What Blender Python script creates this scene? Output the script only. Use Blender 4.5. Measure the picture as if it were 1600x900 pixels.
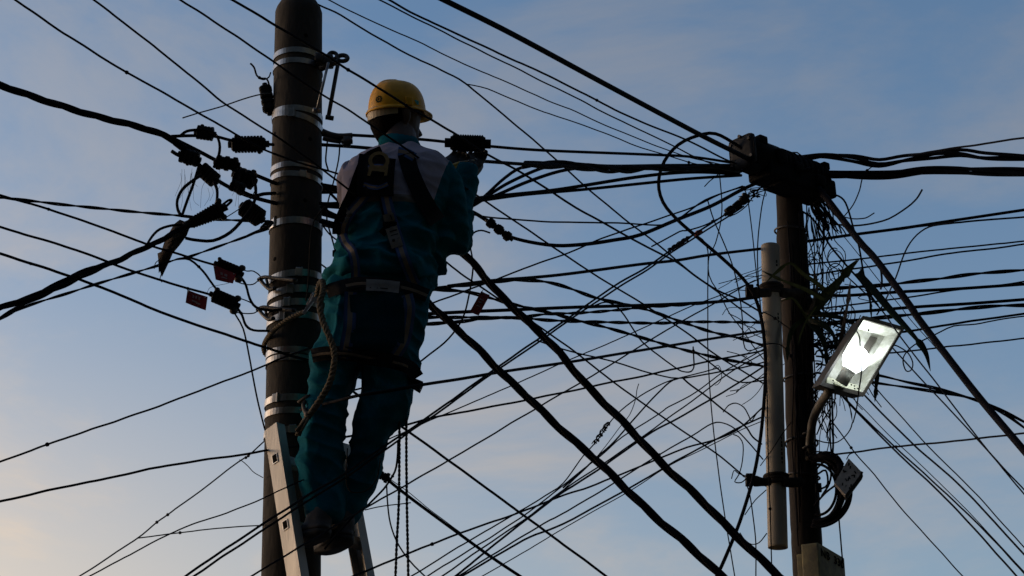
import bpy, bmesh, math, random
from mathutils import Vector, Matrix, noise, Euler
from mathutils.bvhtree import BVHTree
R = math.radians
random.seed(7)
for o in list(bpy.data.objects): bpy.data.objects.remove(o)
sc = bpy.context.scene
C = sc.collection

# ------------------------------------------------------------------ camera
PITCH, FPX, CAMZ = R(22), 2800.0, 1.6
cam_data = bpy.data.cameras.new('camera')
cam_data.sensor_width = 36.0
cam_data.lens = FPX / 1600 * 36.0
cam_data.clip_end = 6000
cam = bpy.data.objects.new('camera', cam_data); C.objects.link(cam)
cam.location = (0, 0, CAMZ)
cam.rotation_euler = (R(90) + PITCH, 0, 0)
sc.camera = cam

# ------------------------------------------------------------------ dusk sky
SUN_AZ, SUN_EL = -72.0, 5.0          # degrees: left of the view direction, just above the horizon
world = bpy.data.worlds.new('World'); sc.world = world
world.use_nodes = True
wt = world.node_tree; wt.nodes.clear()
def wn(t, **k):
    n = wt.nodes.new(t)
    for a, b in k.items(): setattr(n, a, b)
    return n
def wl(a, b): wt.links.new(a, b)
sky = wn('ShaderNodeTexSky', sky_type='NISHITA', sun_disc=False)
sky.sun_elevation = R(SUN_EL); sky.sun_rotation = R(SUN_AZ)
sky.air_density = 1.0; sky.dust_density = 1.2; sky.ozone_density = 3.0
sdir = Vector((math.sin(R(SUN_AZ)) * math.cos(R(SUN_EL)), math.cos(R(SUN_AZ)) * math.cos(R(SUN_EL)), math.sin(R(SUN_EL))))
tc = wn('ShaderNodeTexCoord')
mp = wn('ShaderNodeMapping'); mp.inputs['Scale'].default_value = (1.0, 1.0, 2.3)
mp.inputs['Rotation'].default_value = (0.0, R(-28), 0.0)
mp.inputs['Location'].default_value = (0.56, 2.98, 2.58)
nz = wn('ShaderNodeTexNoise'); nz.inputs['Scale'].default_value = 3.6
nz.inputs['Detail'].default_value = 9; nz.inputs['Roughness'].default_value = 0.60; nz.inputs['Distortion'].default_value = 0.35
wl(tc.outputs['Generated'], mp.inputs['Vector']); wl(mp.outputs[0], nz.inputs['Vector'])
cr = wn('ShaderNodeMapRange', interpolation_type='SMOOTHSTEP')
cr.inputs['From Min'].default_value = 0.43; cr.inputs['From Max'].default_value = 0.70
cr.inputs['To Min'].default_value = 0.10; cr.inputs['To Max'].default_value = 0.78
wl(nz.outputs['Fac'], cr.inputs['Value'])
hs = wn('ShaderNodeHueSaturation'); hs.inputs['Saturation'].default_value = 0.95
wl(sky.outputs[0], hs.inputs['Color'])
# high thin cloud: greyed sky light away from the sun, peach on the sunset side
sep = wn('ShaderNodeSeparateXYZ'); wl(tc.outputs['Generated'], sep.inputs[0])
lo = wn('ShaderNodeMapRange', interpolation_type='SMOOTHSTEP')          # haze thickens towards the horizon
lo.inputs['From Min'].default_value = 0.50; lo.inputs['From Max'].default_value = 0.16
wl(sep.outputs['Z'], lo.inputs['Value'])
dot = wn('ShaderNodeVectorMath', operation='DOT_PRODUCT'); dot.inputs[1].default_value = sdir
wl(tc.outputs['Generated'], dot.inputs[0])
sg = wn('ShaderNodeMapRange', interpolation_type='SMOOTHSTEP')
sg.inputs['From Min'].default_value = 0.06; sg.inputs['From Max'].default_value = 0.75
wl(dot.outputs['Value'], sg.inputs['Value'])
wm = wn('ShaderNodeMath', operation='MULTIPLY'); wl(lo.outputs[0], wm.inputs[0]); wl(sg.outputs[0], wm.inputs[1])
cl = wn('ShaderNodeHueSaturation'); cl.inputs['Saturation'].default_value = 0.34; cl.inputs['Value'].default_value = 0.90
wl(sky.outputs[0], cl.inputs['Color'])
ct = wn('ShaderNodeMix', data_type='RGBA', blend_type='MULTIPLY'); ct.inputs['Factor'].default_value = 1
ct.inputs[7].default_value = (1.08, 1.02, 1.00, 1)
wl(cl.outputs[0], ct.inputs[6])
pk = wn('ShaderNodeMix', data_type='RGBA', blend_type='MULTIPLY')
pk.inputs[7].default_value = (1.60, 1.22, 0.86, 1)
wl(wm.outputs[0], pk.inputs['Factor']); wl(ct.outputs[2], pk.inputs[6])
cm = wn('ShaderNodeMath', operation='MULTIPLY_ADD', use_clamp=True)      # the low sunset side carries more cloud
wl(wm.outputs[0], cm.inputs[0]); cm.inputs[1].default_value = 0.6; wl(cr.outputs[0], cm.inputs[2])
cm2 = wn('ShaderNodeMath', operation='MULTIPLY_ADD', use_clamp=True)     # and the whole horizon is a little greyer
wl(lo.outputs[0], cm2.inputs[0]); cm2.inputs[1].default_value = 0.30; wl(cm.outputs[0], cm2.inputs[2])
mx = wn('ShaderNodeMix', data_type='RGBA')
wl(cm2.outputs[0], mx.inputs['Factor']); wl(hs.outputs[0], mx.inputs[6]); wl(pk.outputs[2], mx.inputs[7])
bg = wn('ShaderNodeBackground'); bg.inputs['Strength'].default_value = 0.15
wo = wn('ShaderNodeOutputWorld')
wl(mx.outputs[2], bg.inputs['Color']); wl(bg.outputs[0], wo.inputs['Surface'])

# ------------------------------------------------------------------ last sun
sd = bpy.data.lights.new('sun', 'SUN'); sd.energy = 0.30; sd.angle = R(8); sd.color = (1.0, 0.80, 0.60)
sun = bpy.data.objects.new('sun', sd); C.objects.link(sun)
sun.rotation_euler = (-sdir).to_track_quat('-Z', 'Y').to_euler()
sc.view_settings.view_transform = 'Standard'; sc.view_settings.look = 'None'
sc.view_settings.gamma = 1; sc.view_settings.use_curve_mapping = False
sc.view_settings.exposure = 0.94

# ------------------------------------------------------------------ helpers
CP, SP = math.cos(PITCH), math.sin(PITCH)
EYE = Vector((0, 0, CAMZ)); FWD = Vector((0, CP, SP))
def ray(px, py):
    x, y = (px - 800) / FPX, (450 - py) / FPX
    return Vector((x, CP - y * SP, SP + y * CP))
def P(px, py, Y):                      # a point of the place: sight line px,py at Y metres down the street
    d = ray(px, py)
    return EYE + d * (Y / d.y)
def mpp(p):                            # metres covered by one pixel of the photograph at point p
    return (p - EYE).dot(FWD) / FPX

def mesh_obj(name, verts, faces, mat=None, parent=None, smooth=True, mats=None, fmat=None):
    me = bpy.data.meshes.new(name)
    me.from_pydata([tuple(v) for v in verts], [], faces)
    for m in (mats or ([mat] if mat else [])): me.materials.append(m)
    if fmat: me.polygons.foreach_set('material_index', fmat)
    if smooth: me.polygons.foreach_set('use_smooth', [True] * len(me.polygons))
    me.update()
    o = bpy.data.objects.new(name, me); C.objects.link(o)
    if parent is not None: o.parent = parent
    return o
LABELS = {}
def tag(o, label, cat, group=None):
    assert 4 <= len(label.split()) <= 16, label
    assert label not in LABELS, label
    LABELS[label] = 1
    o['label'] = label; o['category'] = cat
    if group: o['group'] = group
    return o
def thing(name, label, cat, group=None):
    o = bpy.data.objects.new(name, None); C.objects.link(o)
    o.empty_display_size = 0.1
    return tag(o, label, cat, group)

class MB:                               # collects shapes into one mesh
    def __init__(s): s.v, s.f, s.m = [], [], []
    def add(s, vs, fs, mi=0):
        k = len(s.v); s.v += [Vector(v) for v in vs]
        s.f += [tuple(i + k for i in f) for f in fs]; s.m += [mi] * len(fs)
    def box(s, c, ax, ay, az, hx, hy, hz, mi=0, bev=0.0):
        c = Vector(c)
        if bev <= 0:
            vs = [c + ax * (hx * i) + ay * (hy * j) + az * (hz * k) for i in (-1, 1) for j in (-1, 1) for k in (-1, 1)]
            fs = [(0, 1, 3, 2), (4, 6, 7, 5), (0, 4, 5, 1), (2, 3, 7, 6), (0, 2, 6, 4), (1, 5, 7, 3)]
            s.add(vs, fs, mi); return
        bm = bmesh.new(); bmesh.ops.create_cube(bm, size=2)
        for v in bm.verts: v.co = Vector((v.co.x * hx, v.co.y * hy, v.co.z * hz))
        bmesh.ops.bevel(bm, geom=bm.edges[:], offset=bev, segments=2, affect='EDGES', profile=0.6)
        bm.verts.index_update()
        s.add([c + ax * v.co.x + ay * v.co.y + az * v.co.z for v in bm.verts], [[v.index for v in f.verts] for f in bm.faces], mi)
        bm.free()
    def tube(s, pts, rad, n=8, mi=0, cap=True, closed=False):
        pts = [Vector(p) for p in pts]; m = len(pts)
        if not hasattr(rad, '__len__'): rad = [rad] * m
        t0 = (pts[1] - pts[0]).normalized()
        u = t0.orthogonal().normalized()
        vs = []
        for i in range(m):
            if closed: t = (pts[(i + 1) % m] - pts[i - 1])
            else: t = pts[min(i + 1, m - 1)] - pts[max(i - 1, 0)]
            if t.length < 1e-9: t = t0
            t = t.normalized(); t0 = t
            u = (u - t * u.dot(t))
            u = u.normalized() if u.length > 1e-6 else t.orthogonal().normalized()
            w = t.cross(u)
            for k in range(n):
                a = 2 * math.pi * k / n
                vs.append(pts[i] + (u * math.cos(a) + w * math.sin(a)) * rad[i])
        fs = []
        for i in range(m if closed else m - 1):
            j = (i + 1) % m
            for k in range(n):
                l = (k + 1) % n
                fs.append((i * n + k, i * n + l, j * n + l, j * n + k))
        if cap and not closed:
            fs.append(tuple(range(n - 1, -1, -1))); fs.append(tuple((m - 1) * n + k for k in range(n)))
        s.add(vs, fs, mi)
    def lathe(s, c, axis, prof, n=20, mi=0, cap=True):     # prof: (distance along axis, radius)
        axis = axis.normalized(); u = axis.orthogonal().normalized(); w = axis.cross(u); c = Vector(c)
        vs = []
        for (h, r) in prof:
            for k in range(n):
                a = 2 * math.pi * k / n
                vs.append(c + axis * h + (u * math.cos(a) + w * math.sin(a)) * r)
        fs = [(i * n + k, i * n + (k + 1) % n, (i + 1) * n + (k + 1) % n, (i + 1) * n + k) for i in range(len(prof) - 1) for k in range(n)]
        if cap:
            fs.append(tuple(range(n - 1, -1, -1))); fs.append(tuple((len(prof) - 1) * n + k for k in range(n)))
        s.add(vs, fs, mi)
    def prism(s, pts, back, mi=0):                          # closed outline extruded by vector back
        n = len(pts); pts = [Vector(p) for p in pts]
        vs = pts + [p + back for p in pts]
        fs = [tuple(range(n)), tuple(range(2 * n - 1, n - 1, -1))] + [(i, i + n, (i + 1) % n + n, (i + 1) % n) for i in range(n)]
        s.add(vs, fs, mi)
    def build(s, name, mat, parent=None, smooth=True, mats=None):
        return mesh_obj(name, s.v, s.f, mat, parent, smooth, mats, s.m if mats else None)

def spline(pts, step=9.0):              # Catmull-Rom through 2D/3D tuples, resampled
    pts = [tuple(p) for p in pts]
    if len(pts) == 2:
        n = max(2, int(math.dist(pts[0][:2], pts[1][:2]) / (step * 5)))
        return [tuple(a + (b - a) * i / n for a, b in zip(*pts)) for i in range(n + 1)]
    ext = [tuple(2 * a - b for a, b in zip(pts[0], pts[1]))] + pts + [tuple(2 * a - b for a, b in zip(pts[-1], pts[-2]))]
    out = []
    for i in range(1, len(ext) - 2):
        p0, p1, p2, p3 = ext[i - 1], ext[i], ext[i + 1], ext[i + 2]
        n = max(3, int(math.dist(p1[:2], p2[:2]) / step))
        n = min(n, 16)
        for k in range(n):
            t = k / n
            out.append(tuple(0.5 * (2 * b + (c - a) * t + (2 * a - 5 * b + 4 * c - d) * t * t + (3 * b - a - 3 * c + d) * t ** 3) for a, b, c, d in zip(p0, p1, p2, p3)))
    out.append(pts[-1])
    return out

def path3(pts, Y, step=9.0):            # pixel way-points -> points in the place, receding evenly from Y[0] to Y[1]
    sp = spline(pts, step)
    if len(sp[0]) == 3: return [P(*q) for q in sp]
    L = [0.0]
    for a, b in zip(sp, sp[1:]): L.append(L[-1] + math.dist(a, b))
    T = L[-1] or 1
    return [P(q[0], q[1], 1 / (1 / Y[0] + (1 / Y[1] - 1 / Y[0]) * l / T)) for q, l in zip(sp, L)]
def run_on(p3, at_end, far=4.0):        # a line that leaves the picture goes on
    a, b = (p3[-2], p3[-1]) if at_end else (p3[1], p3[0])
    d = (b - a).normalized()
    if d.z < 0: far = min(far, max(0.2, (b.z - 0.05) / -d.z))
    e = [b + d * (far * i / 4) for i in range(1, 5)]
    return p3 + e if at_end else e[::-1] + p3
def off(q): return q[0] <= 4 or q[0] >= 1596 or q[1] <= 4 or q[1] >= 896
def helix(p3, rad, pitch, phase, start=0.0, flat=1.0):      # a strand wound round the centre line
    out = []; L = start
    up = Vector((0, 0, 1))
    dense = []
    for a, b in zip(p3, p3[1:]):
        n = max(1, int((b - a).length / (pitch / 14)))
        dense += [a.lerp(b, k / n) for k in range(n)]
    dense.append(p3[-1])
    for i, p in enumerate(dense):
        t = (dense[min(i + 1, len(dense) - 1)] - dense[max(i - 1, 0)]).normalized()
        u = t.cross(up); u = u.normalized() if u.length > 1e-3 else Vector((1, 0, 0))
        w = t.cross(u)
        if i: L += (p - dense[i - 1]).length
        a = 2 * math.pi * L / pitch + phase
        out.append(p + u * (math.cos(a) * rad) + w * (math.sin(a) * rad * flat))
    return out
def dots(xs):                            # little knots of tape / insects on a wire
    def f(m, p3, s):
        for x in xs:
            i = min(len(p3) - 2, max(1, int(len(p3) * x))); q = p3[i]
            d = (p3[i + 1] - p3[i - 1]).normalized()
            m.lathe(q - d * (2.4 * s), d, [(0, 1.2 * s), (1.2 * s, 2.6 * s), (3.4 * s, 2.6 * s), (4.8 * s, 1.2 * s)], 7)
    return f
def cable(name, label, pts, w, Y=(6, 9), cat='cable', group=None, mat=None, twist=0, pitch=150, sides=6, step=9.0, mb_extra=None, loose=0.0):
    mat = mat or M['rubber']
    p3 = path3(pts, Y, step)
    s = sum(mpp(p) for p in p3) / len(p3)
    if off(pts[0]): p3 = run_on(p3, False)
    if off(pts[-1]): p3 = run_on(p3, True)
    if twist:
        e = thing(name, label, cat, group)
        e.location = p3[0]
        for k in range(twist):
            m = MB(); ww = w * s / 2
            if twist == 2: r, off_r = ww * 0.5, ww * 0.5
            else: r, off_r = ww * (0.46 - 0.12 * loose), ww * (0.54 + 0.4 * loose)
            m.tube([q - p3[0] for q in helix(p3, off_r * (1 - 0.3 * loose * k), pitch * s * (1 + 0.35 * loose * k), 2 * math.pi * k / twist + loose * k)], r, 7)
            m.build('strand', mat, e)
        return e
    if 'wire' in cat:
        if not mb_extra and random.random() < 0.16: mb_extra = dots([random.uniform(.15, .9)])
        k0 = random.uniform(0, 99)
        p3 = [q + Vector((0, noise.noise(Vector((i * 0.22, k0, 0))), noise.noise(Vector((i * 0.22, k0, 5))) + 0.25 * noise.noise(Vector((i * 0.8, k0, 9))))) * (s * 1.1) for i, q in enumerate(p3)]
    m = MB(); n = len(p3)
    m.tube(p3, [w / 2 * (0.5 * s + 0.5 * min(mpp(p), s * 1.3)) for p in p3], sides)
    if mb_extra: mb_extra(m, p3, s)
    return tag(m.build(name, mat), label, cat, group)

# ------------------------------------------------------------------ materials
M = {}
def mat(name, col, rough=0.6, metal=0.0, bump=0.0, bscale=60, var=0.0, vscale=8, spec=0.5, col2=None, stretch=None, detail=6, sheen=0):
    m = bpy.data.materials.new(name); m.use_nodes = True
    nt = m.node_tree; b = nt.nodes['Principled BSDF']
    b.inputs['Base Color'].default_value = (*col, 1); b.inputs['Roughness'].default_value = rough
    b.inputs['Metallic'].default_value = metal; b.inputs['Specular IOR Level'].default_value = spec
    if sheen: b.inputs['Sheen Weight'].default_value = sheen
    tcn = nt.nodes.new('ShaderNodeTexCoord'); src = tcn.outputs['Object']
    if stretch:
        mm = nt.nodes.new('ShaderNodeMapping'); mm.inputs['Scale'].default_value = stretch
        nt.links.new(src, mm.inputs['Vector']); src = mm.outputs[0]
    if var > 0 or col2:
        n = nt.nodes.new('ShaderNodeTexNoise'); n.inputs['Scale'].default_value = vscale; n.inputs['Detail'].default_value = detail
        n.inputs['Roughness'].default_value = 0.62
        nt.links.new(src, n.inputs['Vector'])
        rp = nt.nodes.new('ShaderNodeMapRange'); rp.inputs['From Min'].default_value = 0.32; rp.inputs['From Max'].default_value = 0.68
        nt.links.new(n.outputs['Fac'], rp.inputs['Value'])
        mix = nt.nodes.new('ShaderNodeMix'); mix.data_type = 'RGBA'
        c2 = col2 or tuple(c * (1 - var) for c in col)
        c1 = col if col2 else tuple(min(1, c * (1 + var)) for c in col)
        mix.inputs[6].default_value = (*c1, 1); mix.inputs[7].default_value = (*c2, 1)
        nt.links.new(rp.outputs[0], mix.inputs['Factor']); nt.links.new(mix.outputs[2], b.inputs['Base Color'])
        rr = nt.nodes.new('ShaderNodeMapRange'); rr.inputs['To Min'].default_value = max(0, rough - 0.08); rr.inputs['To Max'].default_value = min(1, rough + 0.1)
        nt.links.new(n.outputs['Fac'], rr.inputs['Value']); nt.links.new(rr.outputs[0], b.inputs['Roughness'])
    if bump > 0:
        n2 = nt.nodes.new('ShaderNodeTexNoise'); n2.inputs['Scale'].default_value = bscale; n2.inputs['Detail'].default_value = 5
        nt.links.new(src, n2.inputs['Vector'])
        bp = nt.nodes.new('ShaderNodeBump'); bp.inputs['Strength'].default_value = bump; bp.inputs['Distance'].default_value = 0.004
        nt.links.new(n2.outputs['Fac'], bp.inputs['Height']); nt.links.new(bp.outputs[0], b.inputs['Normal'])
    M[name] = m
    return m
mat('rubber', (0.007, 0.007, 0.010), 0.8, var=0.4, vscale=14, spec=0.04)
mat('rubber_worn', (0.022, 0.019, 0.017), 0.8, var=0.35, vscale=25, bump=0.3, spec=0.06)
mat('wire_grey', (0.10, 0.085, 0.07), 0.55, var=0.2)
mat('plastic_black', (0.010, 0.010, 0.011), 0.55, bump=0.15, bscale=90, spec=0.08)
mat('closure_black', (0.007, 0.007, 0.008), 0.85, bump=0.4, bscale=40, var=0.4, spec=0.06)
mat('closure_grey', (0.024, 0.025, 0.028), 0.75, spec=0.1, var=0.2, vscale=20, bump=0.2)
mat('concrete', (0.062, 0.054, 0.044), 0.92, bump=1.0, bscale=45, col2=(0.022, 0.019, 0.016), vscale=5.5, stretch=(1, 1, 0.35), spec=0.25)
mat('pole_dark', (0.018, 0.014, 0.012), 0.9, bump=0.9, bscale=38, col2=(0.022, 0.017, 0.013), vscale=12, stretch=(1, 1, 0.22), spec=0.2)
mat('steel', (0.50, 0.50, 0.50), 0.32, metal=1.0, col2=(0.26, 0.23, 0.20), vscale=14, bump=0.12, bscale=50)
mat('steel_dull', (0.22, 0.22, 0.22), 0.5, metal=1.0, var=0.3, vscale=30)
mat('steel_dark', (0.045, 0.043, 0.042), 0.55, metal=0.6, var=0.35, vscale=30)
mat('aluminium', (0.36, 0.34, 0.31), 0.5, metal=0.5, var=0.12, vscale=9, bump=0.2, bscale=120, stretch=(1, 1, 0.15))
mat('pvc', (0.25, 0.218, 0.172), 0.6, spec=0.2, var=0.14, vscale=6, stretch=(1, 1, 0.3))
mat('ink', (0.008, 0.008, 0.008), 0.9, spec=0.02)
mat('red_tag', (0.26, 0.008, 0.012), 0.5, var=0.2, vscale=30)
mat('tag_print', (0.34, 0.22, 0.22), 0.6)
mat('rope', (0.12, 0.10, 0.072), 0.95, bump=0.8, bscale=240, var=0.3, vscale=60, spec=0.1)
mat('rope_dark', (0.018, 0.017, 0.019), 0.9, bump=0.6, bscale=200)
mat('rag', (0.095, 0.072, 0.052), 0.95, bump=0.8, bscale=90, col2=(0.035, 0.026, 0.019), vscale=26, spec=0.1)
mat('teal', (0.002, 0.084, 0.112), 0.9, bump=0.4, bscale=150, var=0.2, vscale=12, spec=0.05)
mat('teal_trousers', (0.002, 0.084, 0.122), 0.9, bump=0.4, bscale=150, var=0.22, vscale=10, spec=0.05)
mat('seat_shade', (0.002, 0.024, 0.034), 0.9, bump=0.5, bscale=120, spec=0.05)  # trouser cloth with the shade put into its colour
mat('yoke', (0.25, 0.225, 0.28), 0.85, bump=0.25, bscale=140, var=0.08, vscale=9, spec=0.2)
mat('reflective', (0.12, 0.10, 0.085), 0.55, var=0.2, vscale=40)
mat('webbing_black', (0.007, 0.007, 0.008), 0.9, spec=0.1, bump=0.4, bscale=300)
mat('webbing_blue', (0.008, 0.035, 0.115), 0.8, bump=0.4, bscale=300)
mat('webbing_tan', (0.13, 0.095, 0.065), 0.85, bump=0.4, bscale=300)
mat('label_cloth', (0.13, 0.112, 0.095), 0.7, var=0.12, vscale=50)
mat('brass', (0.46, 0.35, 0.19), 0.5, metal=0.4, var=0.15, vscale=40)
mat('helmet_yellow', (0.64, 0.31, 0.008), 0.45, spec=0.3, var=0.18, vscale=26, bump=0.05)
mat('helmet_band', (0.36, 0.28, 0.17), 0.5)
mat('sticker_green', (0.006, 0.030, 0.022), 0.8, spec=0.05)
mat('sticker_teal', (0.02, 0.26, 0.22), 0.5)
mat('skin', (0.065, 0.034, 0.023), 0.6, var=0.12, vscale=40)
mat('hair', (0.005, 0.004, 0.004), 0.9, spec=0.05, bump=0.8, bscale=200)
mat('boot', (0.030, 0.024, 0.020), 0.75, bump=0.5, bscale=60, var=0.3, vscale=22)
mat('sole', (0.012, 0.012, 0.012), 0.8)
mat('glove', (0.02, 0.018, 0.016), 0.8, bump=0.4, bscale=120)
mat('tool_yellow', (0.45, 0.27, 0.02), 0.45)
mat('tool_steel', (0.4, 0.4, 0.42), 0.35, metal=0.9)
mat('lamp_shell', (0.07, 0.062, 0.050), 0.6, var=0.2, vscale=12, bump=0.2)
mat('lamp_inside', (0.50, 0.50, 0.45), 0.5, metal=0.1, col2=(0.30, 0.30, 0.23), vscale=26, bump=0.3, bscale=150)
mat('lamp_plate', (0.60, 0.60, 0.45), 0.6, var=0.18, vscale=30)
mat('socket', (0.85, 0.85, 0.72), 0.4)
mat('splitter_face', (0.22, 0.20, 0.19), 0.7, var=0.2, vscale=40)
mat('stone_box', (0.20, 0.175, 0.085), 0.9, bump=0.6, bscale=70, col2=(0.105, 0.092, 0.06), vscale=14)
mat('leaf', (0.009, 0.016, 0.005), 0.65, spec=0.15, var=0.3, vscale=20, stretch=(3, 3, 0.6))
mat('leaf_yellow', (0.034, 0.038, 0.010), 0.7, spec=0.15, var=0.3, vscale=25)
mat('leaf_dry', (0.050, 0.034, 0.022), 0.75, var=0.3, vscale=25)
mat('asphalt', (0.05, 0.05, 0.052), 0.9, bump=0.5, bscale=200, var=0.25, vscale=0.7)
mat('red_plastic', (0.22, 0.03, 0.01), 0.5)
m = bpy.data.materials.new('bulb_light'); m.use_nodes = True
nt = m.node_tree; nt.nodes.clear()
em = nt.nodes.new('ShaderNodeEmission'); em.inputs['Color'].default_value = (0.86, 0.94, 1.0, 1); em.inputs['Strength'].default_value = 6.0
oo = nt.nodes.new('ShaderNodeOutputMaterial'); nt.links.new(em.outputs[0], oo.inputs['Surface'])
M['bulb_light'] = m

# ------------------------------------------------------------------ setting
g = mesh_obj('ground', [(-3000, -3000, 0), (3000, -3000, 0), (3000, 3000, 0), (-3000, 3000, 0)], [(0, 1, 2, 3)], M['asphalt'], smooth=False)
g['kind'] = 'structure'
# unseen bank added behind and right of the camera to block sky light
vs, fs = [], []
NA, NR = 96, 16
for i in range(NA + 1):
    a = R(48 + 219 * i / NA)
    for j in range(NR + 1):
        d = 13 + 1.6 * j
        h = 30 * (1 - (1 - min(1, j / 9)) ** 2) * min(1, i / 5, (NA - i) / 8)
        q = Vector((math.sin(a) * d, math.cos(a) * d, 0))
        h *= 1 + 0.16 * noise.noise(q * 0.25)
        vs.append((q.x, q.y, h - 0.2))
for i in range(NA):
    for j in range(NR):
        k = i * (NR + 1) + j; fs.append((k, k + 1, k + NR + 2, k + NR + 1))
h_ = mesh_obj('sky_blocker', vs, fs, mat('blocker_green', (0.035, 0.045, 0.02), 0.95, bump=1.0, bscale=3, var=0.4, vscale=1.5)); h_['kind'] = 'structure'

# ------------------------------------------------------------------ left concrete pole
X3, Y3, Z3 = Vector((1, 0, 0)), Vector((0, 1, 0)), Vector((0, 0, 1))
YL = 6.0
def lp(py): return P(467 - 12 * (py - 10) / 880, py, YL)
def lpr(py): return (37.0 + (py - 60) * 0.0113) * mpp(lp(py))
pole = thing('concrete_pole', 'round weathered concrete pole with shiny steel bands behind the lineman', 'pole')
top, low = lp(-8), lp(890)
ax = (top - low).normalized()
base = low - ax * (low.z / ax.z); base.z = 0
pole.location = base
prof = [(-0.3, lpr(890) * 1.12)]
for py in range(890, 26, -20):
    prof.append(((lp(py) - base).dot(ax), lpr(py) * (1 + 0.006 * noise.noise(Vector((py * 0.03, 0, 0))))))
h1 = (lp(21) - base).dot(ax); r1 = lpr(21)
prof += [(h1, r1), (h1 + 0.018, r1 * 0.94), (h1 + 0.045, r1 * 0.78), (h1 + 0.062, r1 * 0.64), (h1 + 0.066, r1 * 0.5)]
m = MB(); m.lathe(Vector((0, 0, 0)), ax, prof, 40); m.build('shaft', M['concrete'], pole)
def band(py, tilt=0.0, hpx=9, buckle=None, yaw=0.0, mat_='steel', gap=None):
    c = lp(py); s = mpp(c); r = lpr(py) + 0.0015
    hh = hpx * s / 2
    rot = Matrix.Rotation(tilt, 3, 'Y') @ Matrix.Rotation(yaw, 3, 'X')
    n = 48; vs = []
    for k in range(n):
        a = 2 * math.pi * k / n
        rr = r * (1 + 0.004 * math.sin(a * 5 + py))
        for (dr, dz) in ((0, -hh), (0.0022, -hh), (0.0022, hh), (0, hh)):
            d = Vector((math.cos(a), math.sin(a), 0)) * (rr + dr)
            d.z -= math.tan(tilt) * d.x + math.tan(yaw) * d.y
            vs.append(c - base + d + Vector((0, 0, dz)))
    fs = [(4 * k + i, 4 * ((k + 1) % n) + i, 4 * ((k + 1) % n) + (i + 1) % 4, 4 * k + (i + 1) % 4) for k in range(n) for i in range(4)]
    o = mesh_obj('steel_band', vs, fs, M[mat_], pole, smooth=False)
    if buckle is not None:
        for bk in buckle:
            a = math.asin(max(-1, min(1, bk)))
            d = Vector((math.sin(a), -math.cos(a), 0)); t = Vector((math.cos(a), math.sin(a), 0))
            q = c - base + d * (r + 0.004) + Vector((0, 0, -math.tan(tilt) * d.x * r - math.tan(yaw) * d.y * r))
            b = MB(); b.box(q, t, d, Z3, 0.013, 0.004, hh * 1.25, bev=0.0012)
            b.box(q + t * 0.009 + d * 0.003, t, d, Z3, 0.0025, 0.003, hh * 1.4, bev=0.0008)
            b.build('buckle', M['steel'], o, smooth=False)
    return o
band(96, 0.0, 9); band(112, 0.0, 9)
band(186, 0.03, 9); band(196, 0.22, 10, buckle=[-0.1])
band(273, 0.02, 9); band(288, 0.05, 9, buckle=[0.35])
band(360, -0.02, 11, buckle=[-0.75])
band(442, -0.12, 11, buckle=[0.25]); band(467, -0.14, 12, buckle=[-0.05])
band(487, -0.1, 11, buckle=[-0.15]); band(507, -0.1, 11, buckle=[-0.3, 0.0])
band(560, 0.0, 10); band(572, 0.0, 10, buckle=[0.1])
band(634, -0.02, 11, buckle=[-0.5]); band(654, 0.0, 10)
band(684, 0.0, 10, buckle=[0.1])
for (px, py) in ((482, 56), (431, 80), (432, 203), (481, 312), (434, 336), (433, 400), (488, 215)):
    t = (px - (467 - 12 * (py - 10) / 880)) / (lpr(py) / mpp(lp(py)))
    a = math.asin(max(-0.95, min(0.95, t))); d = Vector((math.sin(a), -math.cos(a), 0))
    m = MB(); m.lathe(lp(py + 16) - base + d * (lpr(py) - 0.006), d, [(0, 0.008), (0.0068, 0.008), (0.0072, 0.006)], 10)
    m.build('bolt_hole', M['ink'], pole)
# dark straps / forged hooks clamped by the bands (left side)
def ring_tube(c, nrm, r, rad, name, mat_, parent, n=18, sx=1.0, tang=None):
    u = tang.normalized() if tang is not None else nrm.orthogonal().normalized(); w = nrm.cross(u).normalized()
    m = MB(); m.tube([c + u * (math.cos(2 * math.pi * k / n) * r * sx) + w * (math.sin(2 * math.pi * k / n) * r) for k in range(n)], rad, 8, closed=True)
    return m.build(name, mat_, parent)

# pulley-like suspension bracket at the top
br = thing('pole_bracket', 'dark forged bracket with eye and two hanging rods high on the concrete pole', 'bracket')
def bar(px0, px1, w, Y, name, parent, mat_, n=8):
    a, b = P(*px0, Y), P(*px1, Y); m = MB(); m.tube([a, a.lerp(b, .5), b], w * mpp(a) / 2, n); return m.build(name, mat_, parent)
m = MB(); c = P(508, 96, 5.93); s = mpp(c)
m.box(c, X3, Y3, Z3, 13 * s, 10 * s, 9 * s, bev=3 * s); m.box(P(498, 90, 5.9), X3, Y3, Z3, 6 * s, 5 * s, 7 * s, bev=2 * s)
m.tube([P(500, 108, 5.92), P(518, 100, 5.92), P(528, 96, 5.92)], 5 * s, 8)
m.build('clevis', M['steel_dark'], br)
ring_tube(P(520, 87, 5.92), Vector((0.15, -1, 0.2)).normalized(), 6.5 * s, 3.2 * s, 'eye', M['steel_dark'], br)
ring_tube(P(535, 91, 5.92), Vector((0.0, -1, 0.2)).normalized(), 6 * s, 3.6 * s, 'link', M['steel_dark'], br, sx=1.35, tang=X3)
o = bar((513, 98), (495, 173), 4.5, 5.86, 'rod', br, M['steel_dull'])
bar((528, 100), (513, 183), 6.5, 5.95, 'rod', br, M['steel_dark'])
m = MB(); m.tube([P(521, 185, 5.95), P(509, 183, 5.95)], 4 * s, 8); m.build('bolt', M['steel_dark'], br)
m = MB(); m.tube([P(500, 173, 5.87), P(489, 172, 5.86)], 4 * s, 8); m.build('bolt', M['steel_dull'], br)

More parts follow.
